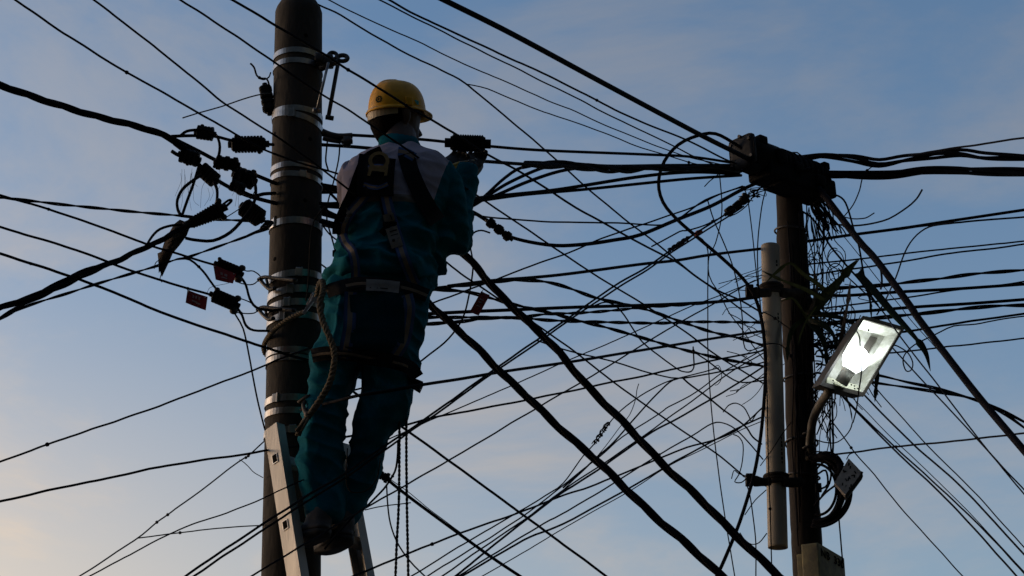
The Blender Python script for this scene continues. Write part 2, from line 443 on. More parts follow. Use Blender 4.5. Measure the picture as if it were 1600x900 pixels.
# ------------------------------------------------------------------ cable clamps and joints
def clamp(name, label, a, b, Y, w, ribs=6, rw=1.12, flat=0.8, knobs=(), collar=0.45, cat='clamp', mat_='plastic_black', group=None, taper=0.0, lobes=0):
    A, B = P(*a, Y), P(*b, Y); t = (B - A); L = t.length; t.normalize(); s = mpp(A)
    u = t.cross(FWD).normalized(); v = t.cross(u).normalized()
    e = thing(name, label, cat, group); e.location = A
    r = w * s / 2
    def shell(mb, h0, h1, r0, r1, n=14):
        vs = []
        for (h, q) in ((h0, r0 * 0.8), (h0 + (h1 - h0) * 0.08, r0), (h1 - (h1 - h0) * 0.08, r1), (h1, r1 * 0.8)):
            for k in range(n):
                an = 2 * math.pi * k / n; cs, sn = math.cos(an), math.sin(an)
                p = 0.55
                vs.append(t * h + u * (math.copysign(abs(cs) ** p, cs) * q) + v * (math.copysign(abs(sn) ** p, sn) * q * flat))
        fs = [(i * n + k, i * n + (k + 1) % n, (i + 1) * n + (k + 1) % n, (i + 1) * n + k) for i in range(3) for k in range(n)]
        fs += [tuple(range(n - 1, -1, -1)), tuple(3 * n + k for k in range(n))]
        mb.add(vs, fs)
    m = MB()
    if lobes:
        for k in range(lobes):
            f0, f1 = k / lobes, (k + 1) / lobes
            shell(m, L * (f0 + 0.02), L * (f1 - 0.02), r * random.uniform(0.85, 1.1), r * random.uniform(0.85, 1.1))
        m.tube([t * (L * 0.02), t * (L * 0.5), t * (L * 0.98)], r * 0.62, 8)
    else:
        shell(m, 0.06 * L, 0.94 * L, r * (1 - taper), r)
    m.build('body', M[mat_], e, smooth=False)
    for k in range(ribs):
        m = MB(); h = L * (0.14 + 0.72 * k / max(1, ribs - 1)); q = r * rw * (1 - taper * (1 - k / max(1, ribs - 1)))
        shell(m, h - L * 0.24 / max(2, ribs), h + L * 0.24 / max(2, ribs), q, q); m.build('rib', M[mat_], e, smooth=False)
    if collar:
        for h0, h1 in ((-0.08, 0.07), (0.93, 1.08)):
            m = MB(); m.lathe(t * (h0 * L), t, [(0, r * collar), ((h1 - h0) * L, r * collar)], 12); m.build('collar', M[mat_], e)
    for (h, side, kr) in knobs:
        m = MB(); c = t * (h * L) + u * (side * r * 1.05)
        m.lathe(c - v * (kr * s), v, [(0, kr * s * 0.8), (kr * s * 0.4, kr * s), (kr * s * 1.6, kr * s), (kr * s * 2, kr * s * 0.8)], 10)
        m.tube([c, t * (h * L)], kr * s * 0.6, 8); m.build('bolt', M['steel_dark'], e)
    return e
G1 = 'cable clamps left of the concrete pole'
clamp('tension_clamp', 'small black clamp in a looped cable, uppermost of the cluster left of the pole', (306, 206), (335, 210), 5.75, 20, 5, knobs=[(0.3, 1, 3)], group=G1)
clamp('tension_clamp', 'long two-lobed black clamp just left of the pole below the loose thin wire', (361, 226), (416, 225), 5.85, 24, 9, knobs=[(0.15, 1, 3), (0.8, -1, 3)], group=G1, lobes=2)
clamp('tension_clamp', 'black clamp on the stub end with hanging threads at the cluster\'s left', (281, 241), (311, 250), 5.7, 22, 4, group=G1, knobs=[(0.5, -1, 2.5)])
clamp('tension_clamp', 'tilted black clamp directly under the stub-end clamp', (313, 262), (338, 284), 5.72, 22, 5, group=G1)
clamp('tension_clamp', 'double round black connector in the middle of the clamp cluster', (337, 253), (372, 258), 5.75, 21, 3, group=G1, lobes=2)
clamp('tension_clamp', 'wide black clamp closest to the pole on the main twisted cable', (366, 272), (398, 284), 5.82, 26, 4, group=G1, lobes=2, knobs=[(0.8, 1, 4)])
clamp('tension_clamp', 'small round black clamp below the double connector', (362, 288), (380, 297), 5.76, 18, 2, group=G1)
clamp('ribbed_closure', 'ribbed black joint sleeve above the brown rag left of the pole', (292, 352), (350, 325), 5.6, 25, 11, taper=0.35, rw=1.1, knobs=[(0.95, 1, 5), (0.9, -1, 5)], group=G1)
clamp('tension_clamp', 'ribbed black clamp touching the wire knot at the pole\'s left edge', (379, 322), (409, 343), 5.78, 27, 7, group=G1, rw=1.12, lobes=2)
TG = 'dead-end clamps with red tags'
clamp('dead_end_clamp', 'black bolted dead-end clamp above the upper red tag', (338, 412), (377, 428), 5.6, 17, 7, knobs=[(0.05, 1, 3), (0.95, 1, 5), (0.97, -1, 6)], group=TG, rw=1.2)
clamp('dead_end_clamp', 'black bolted dead-end clamp right of the lower hanging red tag', (331, 460), (371, 477), 5.6, 19, 7, knobs=[(0.12, 1, 4), (0.92, 1, 5), (0.95, -1, 6)], group=TG, rw=1.2)
clamp('ribbed_closure', 'large ribbed black joint on the cable right of the lineman\'s head', (700, 223), (762, 225), 5.9, 25, 13, rw=1.1, collar=0.6, cat='cable joint')
clamp('tension_clamp', 'dark clamp hugging the pole\'s left edge under the curled wire ends', (414, 134), (421, 176), 5.98, 18, 4, group=G1, lobes=2)
clamp('tape_joint', 'black taped joint on the cable below the lineman\'s right elbow', (762, 345), (798, 373), 6.1, 13, 3, rw=1.2, lobes=3, cat='cable joint')
clamp('wire_splice', 'black two-lobed splice on the thin wire just left of the dark closure', (1135, 334), (1168, 308), 8.7, 13, 2, lobes=3, cat='cable joint', knobs=[(0.95, 1, 3)])
clamp('wire_connector', 'black wire connector beside the lineman\'s right calf', (590, 740), (607, 748), 5.95, 15, 2, cat='connector', lobes=2)
m = MB()
c = thing('wire_connector', 'small black connector hanging between the pole and the lineman\'s waist', 'connector')
c.location = P(523, 396, 5.9); s = mpp(P(523, 396, 5.9))
m.box(Vector((0, 0, 0)), X3, Y3, Z3, 3.5 * s, 3 * s, 5 * s, bev=1.2 * s); m.build('body', M['plastic_black'], c)
m = MB(); m.tube([Vector((0, 0, 4 * s)), Vector((0.5 * s, 0, 9 * s))], 1.5 * s, 6); m.build('stem', M['plastic_black'], c)
c = thing('wire_marker', 'tiny red connector on the thin spliced wires near the closure', 'connector')
cc = P(1091, 364, 8.4); c.location = cc; s = mpp(cc)
d = (P(1100, 358, 8.4) - P(1082, 370, 8.4)).normalized()
m = MB(); m.lathe(d * (-7 * s), d, [(0, 2 * s), (2 * s, 4 * s), (10 * s, 4 * s), (14 * s, 2.4 * s)], 8); m.build('sleeve', M['red_plastic'], c)
m = MB(); m.lathe(d * (-2 * s), d, [(0, 4.6 * s), (3 * s, 4.6 * s)], 8); m.build('collar', M['red_plastic'], c)

# red tags
def red_tag(label, quad, Y, marks, parent_wire=None, holes=((0.08, 0.1), (0.92, 0.1))):
    q = [P(*p, Y) for p in quad]
    n = (q[1] - q[0]).cross(q[3] - q[0]).normalized()
    if n.dot(FWD) < 0: n = -n
    e = thing('warning_tag', label, 'tag', 'red tags on the cables'); e.location = q[0]
    N = 6; vs = []; fs = []
    def at(a, b, lift=0):
        p = q[0].lerp(q[1], a).lerp(q[3].lerp(q[2], a), b) - q[0]
        return p + n * (0.003 * math.sin(a * 3.1) - lift)
    m = MB()
    for side in (0, 1):
        m.add([at(i / N, j / 3, 0.0015 * side) for j in range(4) for i in range(N + 1)],
              [((j * (N + 1) + i), (j * (N + 1) + i + 1), ((j + 1) * (N + 1) + i + 1), ((j + 1) * (N + 1) + i)) for j in range(3) for i in range(N)])
    m.build('plate', M['red_tag'], e)
    for (a, b, wa, wb) in marks:
        m = MB(); m.add([at(a, b, 0.0028), at(a + wa, b, 0.0028), at(a + wa, b + wb, 0.0028), at(a, b + wb, 0.0028)], [(0, 1, 2, 3)])
        m.build('print_mark', M['tag_print'], e)
    for (a, b) in holes:
        c = at(a, b, 0.002); m = MB(); m.lathe(c + n * 0.004, -n, [(0, 0.0025), (0.0055, 0.0025)], 8); m.build('eyelet', M['steel_dull'], e)
    m = MB(); m.tube([at(0.08, 0.1, 0.002), at(0.10, -0.12, 0.0), at(0.07, -0.16, -0.003)], 0.0012, 5); m.build('tie', M['ink'], e)
red_tag('red rectangular tag hanging tilted on the cable below its clamp', [(293, 453), (324.5, 464), (321.5, 485), (290, 473)], 5.58,
        [(0.28, 0.22, 0.08, 0.22), (0.42, 0.2, 0.08, 0.22), (0.56, 0.22, 0.1, 0.22), (0.28, 0.6, 0.26, 0.12), (0.5, 0.66, 0.2, 0.12)])
red_tag('dark red tag tucked under the upper dead-end clamp', [(333, 413), (369, 428), (364, 443), (337, 437)], 5.57,
        [(0.3, 0.35, 0.12, 0.2), (0.5, 0.35, 0.14, 0.2), (0.35, 0.65, 0.3, 0.1)])
red_tag('red tag dangling steeply right of the lineman\'s hip', [(752, 455), (765.5, 461), (748, 493), (734, 487)], 6.1,
        [(0.25, 0.3, 0.5, 0.06), (0.25, 0.42, 0.4, 0.06), (0.3, 0.6, 0.4, 0.05)], holes=((0.2, 0.06),))

# torn brown wrapping caught on the cables
rag = thing('torn_wrapping', 'tattered brown cloth caught on the heavy cables left of the pole', 'rag')
rag.location = P(270, 380, 5.62)
outline = [(281, 343), (291, 347), (298, 352), (292, 368), (281, 383), (270, 396), (263, 412), (253, 433), (250, 424), (248, 427), (247, 404), (246, 396), (252, 393), (256, 380), (264, 364), (272, 350)]
cx, cy = 268, 385
vs, fs = [], []
rings = 5
for side in (0, 1):
    k0 = len(vs)
    vs.append(P(cx, cy, 5.60 + 0.03 * side) - rag.location)
    for r_ in range(1, rings + 1):
        for i, (x, y) in enumerate(outline):
            f = r_ / rings
            qx, qy = cx + (x - cx) * f, cy + (y - cy) * f
            bulge = (1 - f * f) * 0.03 + 0.012 * noise.noise(Vector((qx * 0.09, qy * 0.09, side)))
            vs.append(P(qx, qy, 5.62 + (bulge if side else -bulge)) - rag.location)
    n = len(outline)
    for i in range(n): fs.append((k0, k0 + 1 + i, k0 + 1 + (i + 1) % n))
    for r_ in range(rings - 1):
        for i in range(n):
            a = k0 + 1 + r_ * n
            fs.append((a + i, a + n + i, a + n + (i + 1) % n, a + (i + 1) % n))
mesh_obj('cloth', vs, fs, M['rag'], rag)
for pts in ([(252, 428), (250, 436), (253, 441)], [(262, 380), (274, 372), (288, 366)], [(250, 405), (243, 411), (241, 420)], [(285, 348), (300, 342), (312, 338)]):
    m = MB(); m.tube([q - rag.location for q in path3(pts, (5.59, 5.59), 4)], 0.0016, 5); m.build('frayed_thread', M['rag'], rag)

# rough hardware right of the pole: strap arm that the man's cables leave from
hw = thing('strain_bracket', 'dark strain bracket with a star nut on the pole left of the lineman\'s head', 'bracket')
m = MB(); s = mpp(P(520, 212, 5.95))
m.tube(path3([(503, 205), (515, 210), (530, 213), (550, 212)], (5.92, 5.95), 5), 5 * s, 8)
m.tube(path3([(505, 216), (518, 219), (532, 221)], (5.92, 5.95), 5), 4 * s, 8)
m.build('arm', M['steel_dark'], hw)
m = MB(); c = P(542, 221, 5.93)
for k in range(6):
    a = k * math.pi / 3
    m.box(c + Vector((math.cos(a), 0, math.sin(a))) * (6 * s), X3, Y3, Z3, 3 * s, 4 * s, 3 * s, bev=s)
m.lathe(c - Y3 * 0.012, Y3, [(0, 7 * s), (0.024, 7 * s)], 12); m.build('star_nut', M['steel_dark'], hw)
for (x, y, lab) in ((418, 440, 'dark forged hook strapped to the pole beside the upper dead-end clamp'), (416, 487, 'dark forged hook strapped to the pole beside the lower dead-end clamp')):
    h = thing('forged_hook', lab, 'hook', 'forged hooks on the concrete pole'); s = mpp(P(x, y, 5.93))
    m = MB()
    m.tube(path3([(x - 12, y - 4), (x - 4, y - 7), (x + 14, y - 5), (x + 45, y - 2)], (5.96, 5.86), 5), 3.2 * s, 8)
    m.tube(path3([(x - 12, y - 4), (x - 6, y + 4), (x + 4, y + 12), (x + 12, y + 10)], (5.96, 5.90), 5), 3.2 * s, 8)
    m.build('frame', M['steel_dark'], h)
    m = MB(); m.tube(path3([(x - 2, y - 5), (x + 1, y + 6)], (5.94, 5.93), 5), 2.4 * s, 7); m.build('bridge', M['steel_dark'], h)
    ring_tube(P(x - 12, y - 3, 5.96), Vector((0.2, -1, 0.3)).normalized(), 3.2 * s, 1.4 * s, 'eye', M['steel_dark'], h)

# ------------------------------------------------------------------ ladder
lad = thing('ladder', 'aluminium ladder leaning on the concrete pole under the lineman\'s feet', 'ladder')
rdir = Vector((0.66, 0.751, 0)).normalized(); fdir = Vector((0.751, -0.66, 0)).normalized()
T0, B0 = P(423.5, 667, 5.72), P(461, 905, 5.60)
ld = (B0 - T0).normalized()
foot = T0 + ld * ((T0.z - 0.02) / -ld.z)
lad.location = foot
LW = 0.335
ln = ld.cross(rdir).normalized()
if ln.dot(fdir) < 0: ln = -ln
LEN = (T0 - foot).length
up = -ld
for k in (0, 1):
    b0 = rdir * (LW * k)
    m = MB()
    web = 0.0035; dep = 0.031; fl = 0.030
    sgn = 1 if k == 0 else -1
    c = b0 + up * (LEN / 2)
    m.box(c, ln, rdir, up, dep, web, LEN / 2)                                       # web, outer face
    for e in (-1, 1):
        m.box(c + ln * (e * (dep - 0.002)) + rdir * (sgn * (fl / 2 + web)), ln, rdir, up, 0.002, fl / 2, LEN / 2)
    m.build('rail', M['aluminium'], lad, smooth=False)
    m = MB(); m.box(b0 + up * 0.02, ln, rdir, up, dep + 0.006, 0.02, 0.02, bev=0.005); m.build('rubber_foot', M['sole'], lad)
def lad_h(px, py):                       # height along the rail of the given pixel row
    best = min(((foot + up * (LEN * i / 600)) for i in range(601)), key=lambda q: abs(py - (450 - FPX * ((q - EYE).dot(Vector((0, -SP, CP))) / (q - EYE).dot(FWD)))))
    return (best - foot).length
h_a, h_b = lad_h(429, 717), lad_h(446, 820)
pitch_r = h_a - h_b
hs_ = []
h = h_a
while h > 0.15:
    hs_.append(h); h -= pitch_r
for h in hs_:
    m = MB(); c = rdir * (LW / 2) + up * h
    m.box(c, ln, rdir, up, 0.0135, LW / 2 + 0.0045, 0.017, bev=0.004); m.build('rung', M['aluminium'], lad, smooth=False)
    for k in (0, 1):
        sg = -1 if k == 0 else 1
        c2 = rdir * (LW * k + sg * 0.0052) + up * h
        m = MB(); m.box(c2, ln, rdir, up, 0.0125, 0.0012, 0.017, bev=0.0005); m.build('rung_collar', M['steel'], lad, smooth=False)
        m = MB(); m.box(c2 + rdir * (sg * 0.0009), ln, rdir, up, 0.0098, 0.0012, 0.0140, bev=0.0005); m.build('rung_hole', M['ink'], lad, smooth=False)
    if h == hs_[1]: RUNG = foot + rdir * (LW / 2) + up * h

# ------------------------------------------------------------------ right pole
YR = 9.0
def rp(py):
    pts = [(300, 1232), (420, 1240), (520, 1247), (650, 1250), (800, 1258), (960, 1266)]
    for (a, xa), (b, xb) in zip(pts, pts[1:]):
        if py <= b or b == 960: return P(xa + (xb - xa) * (py - a) / (b - a), py, YR)
rpole = thing('utility_pole', 'dark rough pole under the splice closure, street lamp and white pipe', 'pole')
lowr = rp(960); rpole.location = Vector((lowr.x + 0.06, YR, 0))
m = MB(); cps = [Vector((lowr.x + 0.06, YR, -0.3)), Vector((lowr.x + 0.05, YR, 1.2))] + [rp(py) for py in range(960, 270, -14)]
rads = [0.095, 0.09] + [(20.5 + (py - 300) * 0.006 + (2.4 if 360 < py < 560 else 0) + 1.6 * noise.noise(Vector((py * 0.035, 3.1, 0)))) * mpp(rp(py)) for py in range(960, 270, -14)]
m.tube([q - rpole.location for q in cps], rads, 28)
for v in m.v: v += Vector((noise.noise(v * 22), noise.noise(v * 22 + Vector((9, 0, 0))), 0)) * 0.0035
m.build('shaft', M['pole_dark'], rpole)
for py in (362, 470, 590, 693, 745):
    c = rp(py); n = 20; m = MB(); r = 25.5 * mpp(c)
    m.tube([c - rpole.location + Vector((math.cos(2 * math.pi * k / n) * r, math.sin(2 * math.pi * k / n) * r, 0.012 * math.cos(2 * math.pi * k / n + py))) for k in range(n)], 0.0055, 6, closed=True)
    m.build('binding_wire', M['steel_dark'], rpole)

# ------------------------------------------------------------------ white pipe and its clamps
pipe = thing('conduit_pipe', 'pale grey plastic pipe with open lower end strapped along the dark pole', 'pipe')
YP = 8.83
pt, pb = P(1203.5, 384, YP), P(1215.5, 856, YP)
pipe.location = pb; d = (pt - pb).normalized(); L = (pt - pb).length; r = 15.6 * mpp(pb)
m = MB(); m.lathe(Vector((0, 0, 0)), d, [(0.10, r * 0.88), (0, r * 0.9), (0, r), (0.01, r), (L - 0.004, r * 0.985), (L, r * 0.96), (L, r * 0.88), (L - 0.1, r * 0.88)], 32, cap=False)
m.lathe(d * 0.35, d, [(0, r * 0.87), (0.002, r * 0.87)], 24)
m.build('tube', M['pvc'], pipe)
for k, (py, hh) in enumerate([(693, 3), (699, 2.4), (704, 3), (710, 2), (716, 3.4), (723, 3), (729, 2.6), (500, 2.5), (506, 3), (512, 2.4), (415, 3), (421, 2.4)]):
    f = (852 - py) / (852 - 384); c = d * (L * f)
    a = R(32); n_ = Vector((math.sin(a), -math.cos(a), 0)); t_ = Vector((math.cos(a), math.sin(a), 0)); s = mpp(pb)
    m = MB(); m.box(c + n_ * (r * 0.992), t_, n_, d, 0.9 * s + 0.3 * s * (k % 3), 0.001, hh * s * 0.8); m.build('print_mark', M['ink'], pipe, smooth=False)
for (y, lab) in ((457, 'black block clamp strapping the upper part of the pale pipe'), (752, 'black block clamp strapping the lower part of the pale pipe')):
    e = thing('pipe_clamp', lab, 'clamp', 'black clamps on the pale pipe'); s = mpp(P(1200, y, 8.75))
    f = (852 - y) / (852 - 384); c = pb + d * (L * f)
    m = MB(); n = 28
    m.tube([c + Vector((math.cos(2 * math.pi * k / n) * (r + 0.006), math.sin(2 * math.pi * k / n) * (r + 0.006), 0)) for k in range(n)], 3.2 * s, 8, closed=True)
    m.tube([c + Vector((math.cos(2 * math.pi * k / n) * (r + 0.006), math.sin(2 * math.pi * k / n) * (r + 0.006), 5.5 * s)) for k in range(n)], 3.4 * s, 8, closed=True)
    m.tube([c + Vector((math.cos(2 * math.pi * k / n) * (r + 0.006), math.sin(2 * math.pi * k / n) * (r + 0.006), -5.5 * s)) for k in range(n)], 3.4 * s, 8, closed=True)
    m.build('strap', M['rubber_worn'], e)
    m = MB(); m.tube(path3([(1176, y - 1), (1190, y + 1), (1203, y)], (8.72, 8.74), 4), [7 * s, 9 * s, 8 * s] + [7 * s] * (len(path3([(1176, y - 1), (1190, y + 1), (1203, y)], (8.72, 8.74), 4)) - 3), 10); m.build('arm', M['rubber_worn'], e)
    m = MB(); m.box(P(1171, y - 2, 8.72), X3, Y3, Z3, 6 * s, 8 * s, 9 * s, bev=1.5 * s); m.build('block', M['plastic_black'], e)
    m = MB(); m.tube(path3([(1222, y), (1236, y + 2), (1252, y + 1)], (8.78, 8.86), 4), 8 * s, 10); m.build('tail', M['rubber_worn'], e)

# ------------------------------------------------------------------ splice closure
cl = thing('splice_closure', 'big dark cylindrical splice closure on top of the dark pole', 'closure')
A, B = P(1163, 240, 8.62), P(1284, 285, 9.05)
cl.location = A; t = (B - A); L = t.length; t.normalize(); s = mpp(A)
u = t.cross(Z3).normalized(); w = u.cross(t).normalized()
if u.y > 0: u = -u
m = MB(); m.lathe(w * (3 * s), t, [(-0.01, 19 * s), (0.02, 25 * s), (L * 0.1, 26 * s), (L * 0.35, 26 * s), (L * 0.36, 24 * s), (L * 0.97, 24 * s), (L, 19 * s)], 28); m.build('barrel', M['closure_black'], cl)
for k in range(8):
    h = L * (0.42 + 0.072 * k)
    m = MB(); m.lathe(w * (3 * s) + t * h, t, [(-2.2 * s, 24.5 * s), (-1.2 * s, 26.4 * s), (1.2 * s, 26.4 * s), (2.2 * s, 24.5 * s)], 28); m.build('rib', M['closure_black'], cl)
m = MB(); m.box(t * (L * 0.60) - w * (19 * s), t, u, w, L * 0.43, 24 * s, 15 * s, bev=4 * s)
m.box(t * (L * 0.62) - w * (34 * s), t, u, w, L * 0.3, 20 * s, 6 * s, bev=3 * s); m.build('tray', M['closure_black'], cl, smooth=False)
m = MB(); m.box(-t * 0.012 + w * (2 * s), t, u, w, 0.016, 25 * s, 25 * s, bev=8 * s); m.box(-t * 0.02 - w * (18 * s), t, u, w, 0.014, 15 * s, 9 * s, bev=5 * s)
m.build('end_plate', M['closure_grey'], cl)
for (a, b) in ((-20, 18), (18, 18), (-20, -18), (20, -12), (0, 27)):
    m = MB(); m.lathe(-t * 0.034 + u * (a * s) + w * (b * s), t, [(0, 3 * s), (0.014, 3 * s)], 6); m.build('bolt', M['steel_dark'], cl, smooth=False)
for (h, a) in ((0.06, 27), (0.18, 28)):
    m = MB(); m.lathe(t * (L * h) + w * (a * s), w, [(0, 3.4 * s), (5 * s, 3.4 * s), (6 * s, 2 * s)], 8); m.build('latch', M['closure_black'], cl)
m = MB(); c = t * (L * 1.0) + w * (2 * s)
m.tube([c + t * (q[0] * s) + w * (q[1] * s) for q in ((-6, 0), (8, -4), (18, -4), (24, 2), (24, 9), (18, 12), (13, 9))], 2.2 * s, 7); m.build('hook', M['steel_dark'], cl)
m = MB(); m.box(t * (L * 1.0) - w * (20 * s), t, u, w, 0.02, 20 * s, 12 * s, bev=4 * s); m.box(t * (L * 1.04) - w * (10 * s), t, u, w, 0.02, 12 * s, 6 * s, bev=3 * s); m.build('end_cap', M['closure_black'], cl)
for (h, a_, b_, hx_, hy_, hz_) in ((0.12, -18, 22, 9, 6, 7), (0.30, -27, 2, 12, 4, 9), (0.52, -26, -6, 9, 5, 7), (0.80, -24, -16, 10, 6, 9), (0.05, 8, 27, 8, 9, 4), (0.02, -8, -27, 9, 12, 5), (0.95, -14, 20, 7, 8, 6)):
    m = MB(); m.box(t * (L * h) + u * (-a_ * s) + w * (b_ * s), t, u, w, hx_ * s, hy_ * s, hz_ * s, bev=2 * s); m.build('clip', M['closure_black'], cl)
for k in range(9):
    h0, h1 = random.uniform(-0.05, 0.5), random.uniform(0.5, 1.05); q_ = []
    for i in range(7):
        f = i / 6; an = R(40 + k * 35 + 40 * f); q_.append(t * (L * (h0 + (h1 - h0) * f)) + w * (math.sin(an) * 28 * s) + u * (math.cos(an) * 27 * s))
    m = MB(); m.tube(q_, random.uniform(1.0, 2.2) * s, 6); m.build('surface_cable', M['rubber'], cl)
m = MB(); m.tube([P(1232, 305, 8.95) - A, P(1231, 285, 8.93) - A], 17 * s, 14); m.build('mounting_bracket', M['closure_black'], cl)
m = MB(); m.tube([t * (L * .62) + w * (27 * s), t * (L * .64) + w * (35 * s), t * (L * .7) + w * (38 * s), t * (L * .78) + w * (34 * s), t * (L * .8) + w * (26 * s)], 1.2 * s, 6); m.build('wire_handle', M['steel_dark'], cl)

# ------------------------------------------------------------------ street lamp
lamp = thing('street_lamp', 'lit open street lamp with round white bulb on the dark pole', 'lamp')
D_, A_, C_ = P(1284, 600, 8.40), P(1348, 498, 8.58), P(1346, 616, 8.53)
lamp.location = D_
l = (A_ - D_); Ll = l.length; l.normalize()
wv = (C_ - D_); Lw = wv.length; wv.normalize()
n = l.cross(wv).normalized()
if n.dot(FWD) < 0: n = -n
def LP(a, b, c): return l * (a * Ll) + wv * (b * Lw) + n * c
DEP = 0.085
# outer shell: walls that taper towards the crown, thin, open towards the street
def frustum(mb, a0, a1, b0, b1, c0, i_a, i_b, c1, flip=False):
    v = [LP(a0, b0, c0), LP(a1, b0, c0), LP(a1, b1, c0), LP(a0, b1, c0),
         LP(a0 + i_a, b0 + i_b, c1), LP(a1 - i_a, b0 + i_b, c1), LP(a1 - i_a, b1 - i_b, c1), LP(a0 + i_a, b1 - i_b, c1)]
    f = [(0, 1, 5, 4), (1, 2, 6, 5), (2, 3, 7, 6), (3, 0, 4, 7), (4, 5, 6, 7)]
    mb.add(v, f)
m = MB(); frustum(m, -0.02, 1.03, -0.03, 1.06, 0.0, 0.04, 0.03, DEP); m.build('housing', M['lamp_shell'], lamp, smooth=False)
m = MB(); frustum(m, 0.02, 0.985, 0.02, 1.01, 0.004, 0.05, 0.14, DEP * 0.75); m.build('reflector', M['lamp_inside'], lamp, smooth=False)
for (a0, a1, b0, b1) in ((-0.025, 1.035, -0.04, 0.025), (-0.025, 1.035, 1.005, 1.07), (0.985, 1.04, 0.025, 1.005), (-0.03, 0.02, 0.025, 1.005)):
    m = MB(); vs = [LP(a, b, c) for c in (-0.006, 0.005) for (a, b) in ((a0, b0), (a1, b0), (a1, b1), (a0, b1))]
    m.add(vs, [(0, 1, 2, 3), (7, 6, 5, 4), (0, 4, 5, 1), (1, 5, 6, 2), (2, 6, 7, 3), (3, 7, 4, 0)]); m.build('rim', M['lamp_shell'], lamp, smooth=False)
m = MB(); vs = [LP(0.035, 0.10, 0.003), LP(0.035, 0.97, 0.003), LP(0.17, 0.94, 0.05), LP(0.17, 0.12, 0.05)]
m.add(vs + [v + n * 0.004 for v in vs], [(0, 1, 2, 3), (7, 6, 5, 4), (0, 4, 5, 1), (1, 5, 6, 2), (2, 6, 7, 3), (3, 7, 4, 0)]); plate = m.build('socket_plate', M['lamp_plate'], lamp, smooth=False)
for (a, b) in ((0.06, 0.28), (0.12, 0.26), (0.06, 0.80), (0.12, 0.80), (0.08, 0.88), (0.13, 0.72)):
    f = (a - 0.035) / 0.135
    c = LP(a, b, 0.003 + 0.047 * f - 0.003); m = MB(); m.lathe(c, n, [(0, 0.0045), (0.002, 0.0045)], 8); m.build('screw_hole', M['ink'], plate)
m = MB(); m.lathe(LP(0.93, 0.38, 0.045), n, [(0, 0.006), (0.002, 0.006)], 8); m.build('screw_hole', M['ink'], lamp)
m = MB(); m.box(LP(0.66, 0.62, DEP * 0.72), l, wv, n, 0.22 * Ll, 0.09 * Lw, 0.003, bev=0.001); m.build('ballast_cover', M['lamp_shell'], lamp, smooth=False)
bc = P(1337, 561, 8.40) - D_
sp_ = P(1314, 599, 8.44) - D_
ax2 = (bc - sp_).normalized()
s = mpp(P(1337, 561, 8.44))
m = MB(); m.lathe(sp_, ax2, [(0, 9.5 * s), (0.003, 10.5 * s), (25 * s, 10.5 * s), (26 * s, 9.5 * s), (26 * s, 8 * s)], 20); m.build('socket', M['socket'], lamp)
m = MB(); dist = (bc - sp_).length; rb = 20.5 * s
prof = [(dist - rb * 1.35, 9 * s), (dist - rb * 0.95, 12.5 * s)]
m.lathe(sp_, ax2, prof, 20); m.build('bulb_neck', M['socket'], lamp)
m = MB(); prof = [(dist - rb * 0.9, 13 * s)]
for k in range(3, 19):
    a = math.pi * k / 18; prof.append((dist - rb * math.cos(a), max(0.0005, rb * math.sin(a))))
m.lathe(sp_, ax2, prof, 28); m.build('bulb', M['bulb_light'], lamp)
ld_ = bpy.data.lights.new('bulb_beam', 'SPOT'); ld_.energy = 5.5; ld_.spot_size = R(110); ld_.spot_blend = 0.35; ld_.shadow_soft_size = 0.03; ld_.color = (0.86, 0.94, 1.0)
lo2 = bpy.data.objects.new('bulb_beam', ld_); C.objects.link(lo2); lo2.parent = lamp
bdir = (l * 0.85 + n * 0.35).normalized()
lo2.location = LP(0.50, 0.45, 0.030); lo2.rotation_euler = bdir.to_track_quat('-Z', 'Y').to_euler()
arm_pts = [LP(-0.02, 0.32, 0.03) + D_, P(1285, 626, 8.62), P(1271, 650, 8.8), P(1266, 680, 8.9), P(1264, 720, 8.93)]
m = MB(); q = []
for i in range(len(arm_pts) - 1): q += [arm_pts[i].lerp(arm_pts[i + 1], k / 4) for k in range(4)]
q.append(arm_pts[-1])
for _ in range(3): q = [q[0]] + [(q[i - 1] + q[i] * 2 + q[i + 1]) / 4 for i in range(1, len(q) - 1)] + [q[-1]]
m.tube([x - D_ for x in q], 7 * s, 14); m.build('arm', M['lamp_shell'], lamp)
for py in (678, 700):
    m = MB(); c = P(1264, py, 8.91) - D_; m.tube([c + Vector((math.cos(k * math.pi / 8) * 9 * s, math.sin(k * math.pi / 8) * 9 * s, 0)) for k in range(16)], 2 * s, 6, closed=True); m.build('arm_clip', M['steel_dark'], lamp)
m = MB(); m.tube(path3([(1338, 516, 8.60), (1343, 527, 8.50), (1344, 545, 8.40), (1346, 580, 8.33), (1342, 610, 8.33), (1338, 640, 8.5), (1333, 660, 8.6)], (8.4, 8.4), 5), 1.1 * s, 6)
o = m.build('lamp_wire', M['rubber']); o.parent = lamp; o.matrix_parent_inverse = Matrix.Translation(-D_)

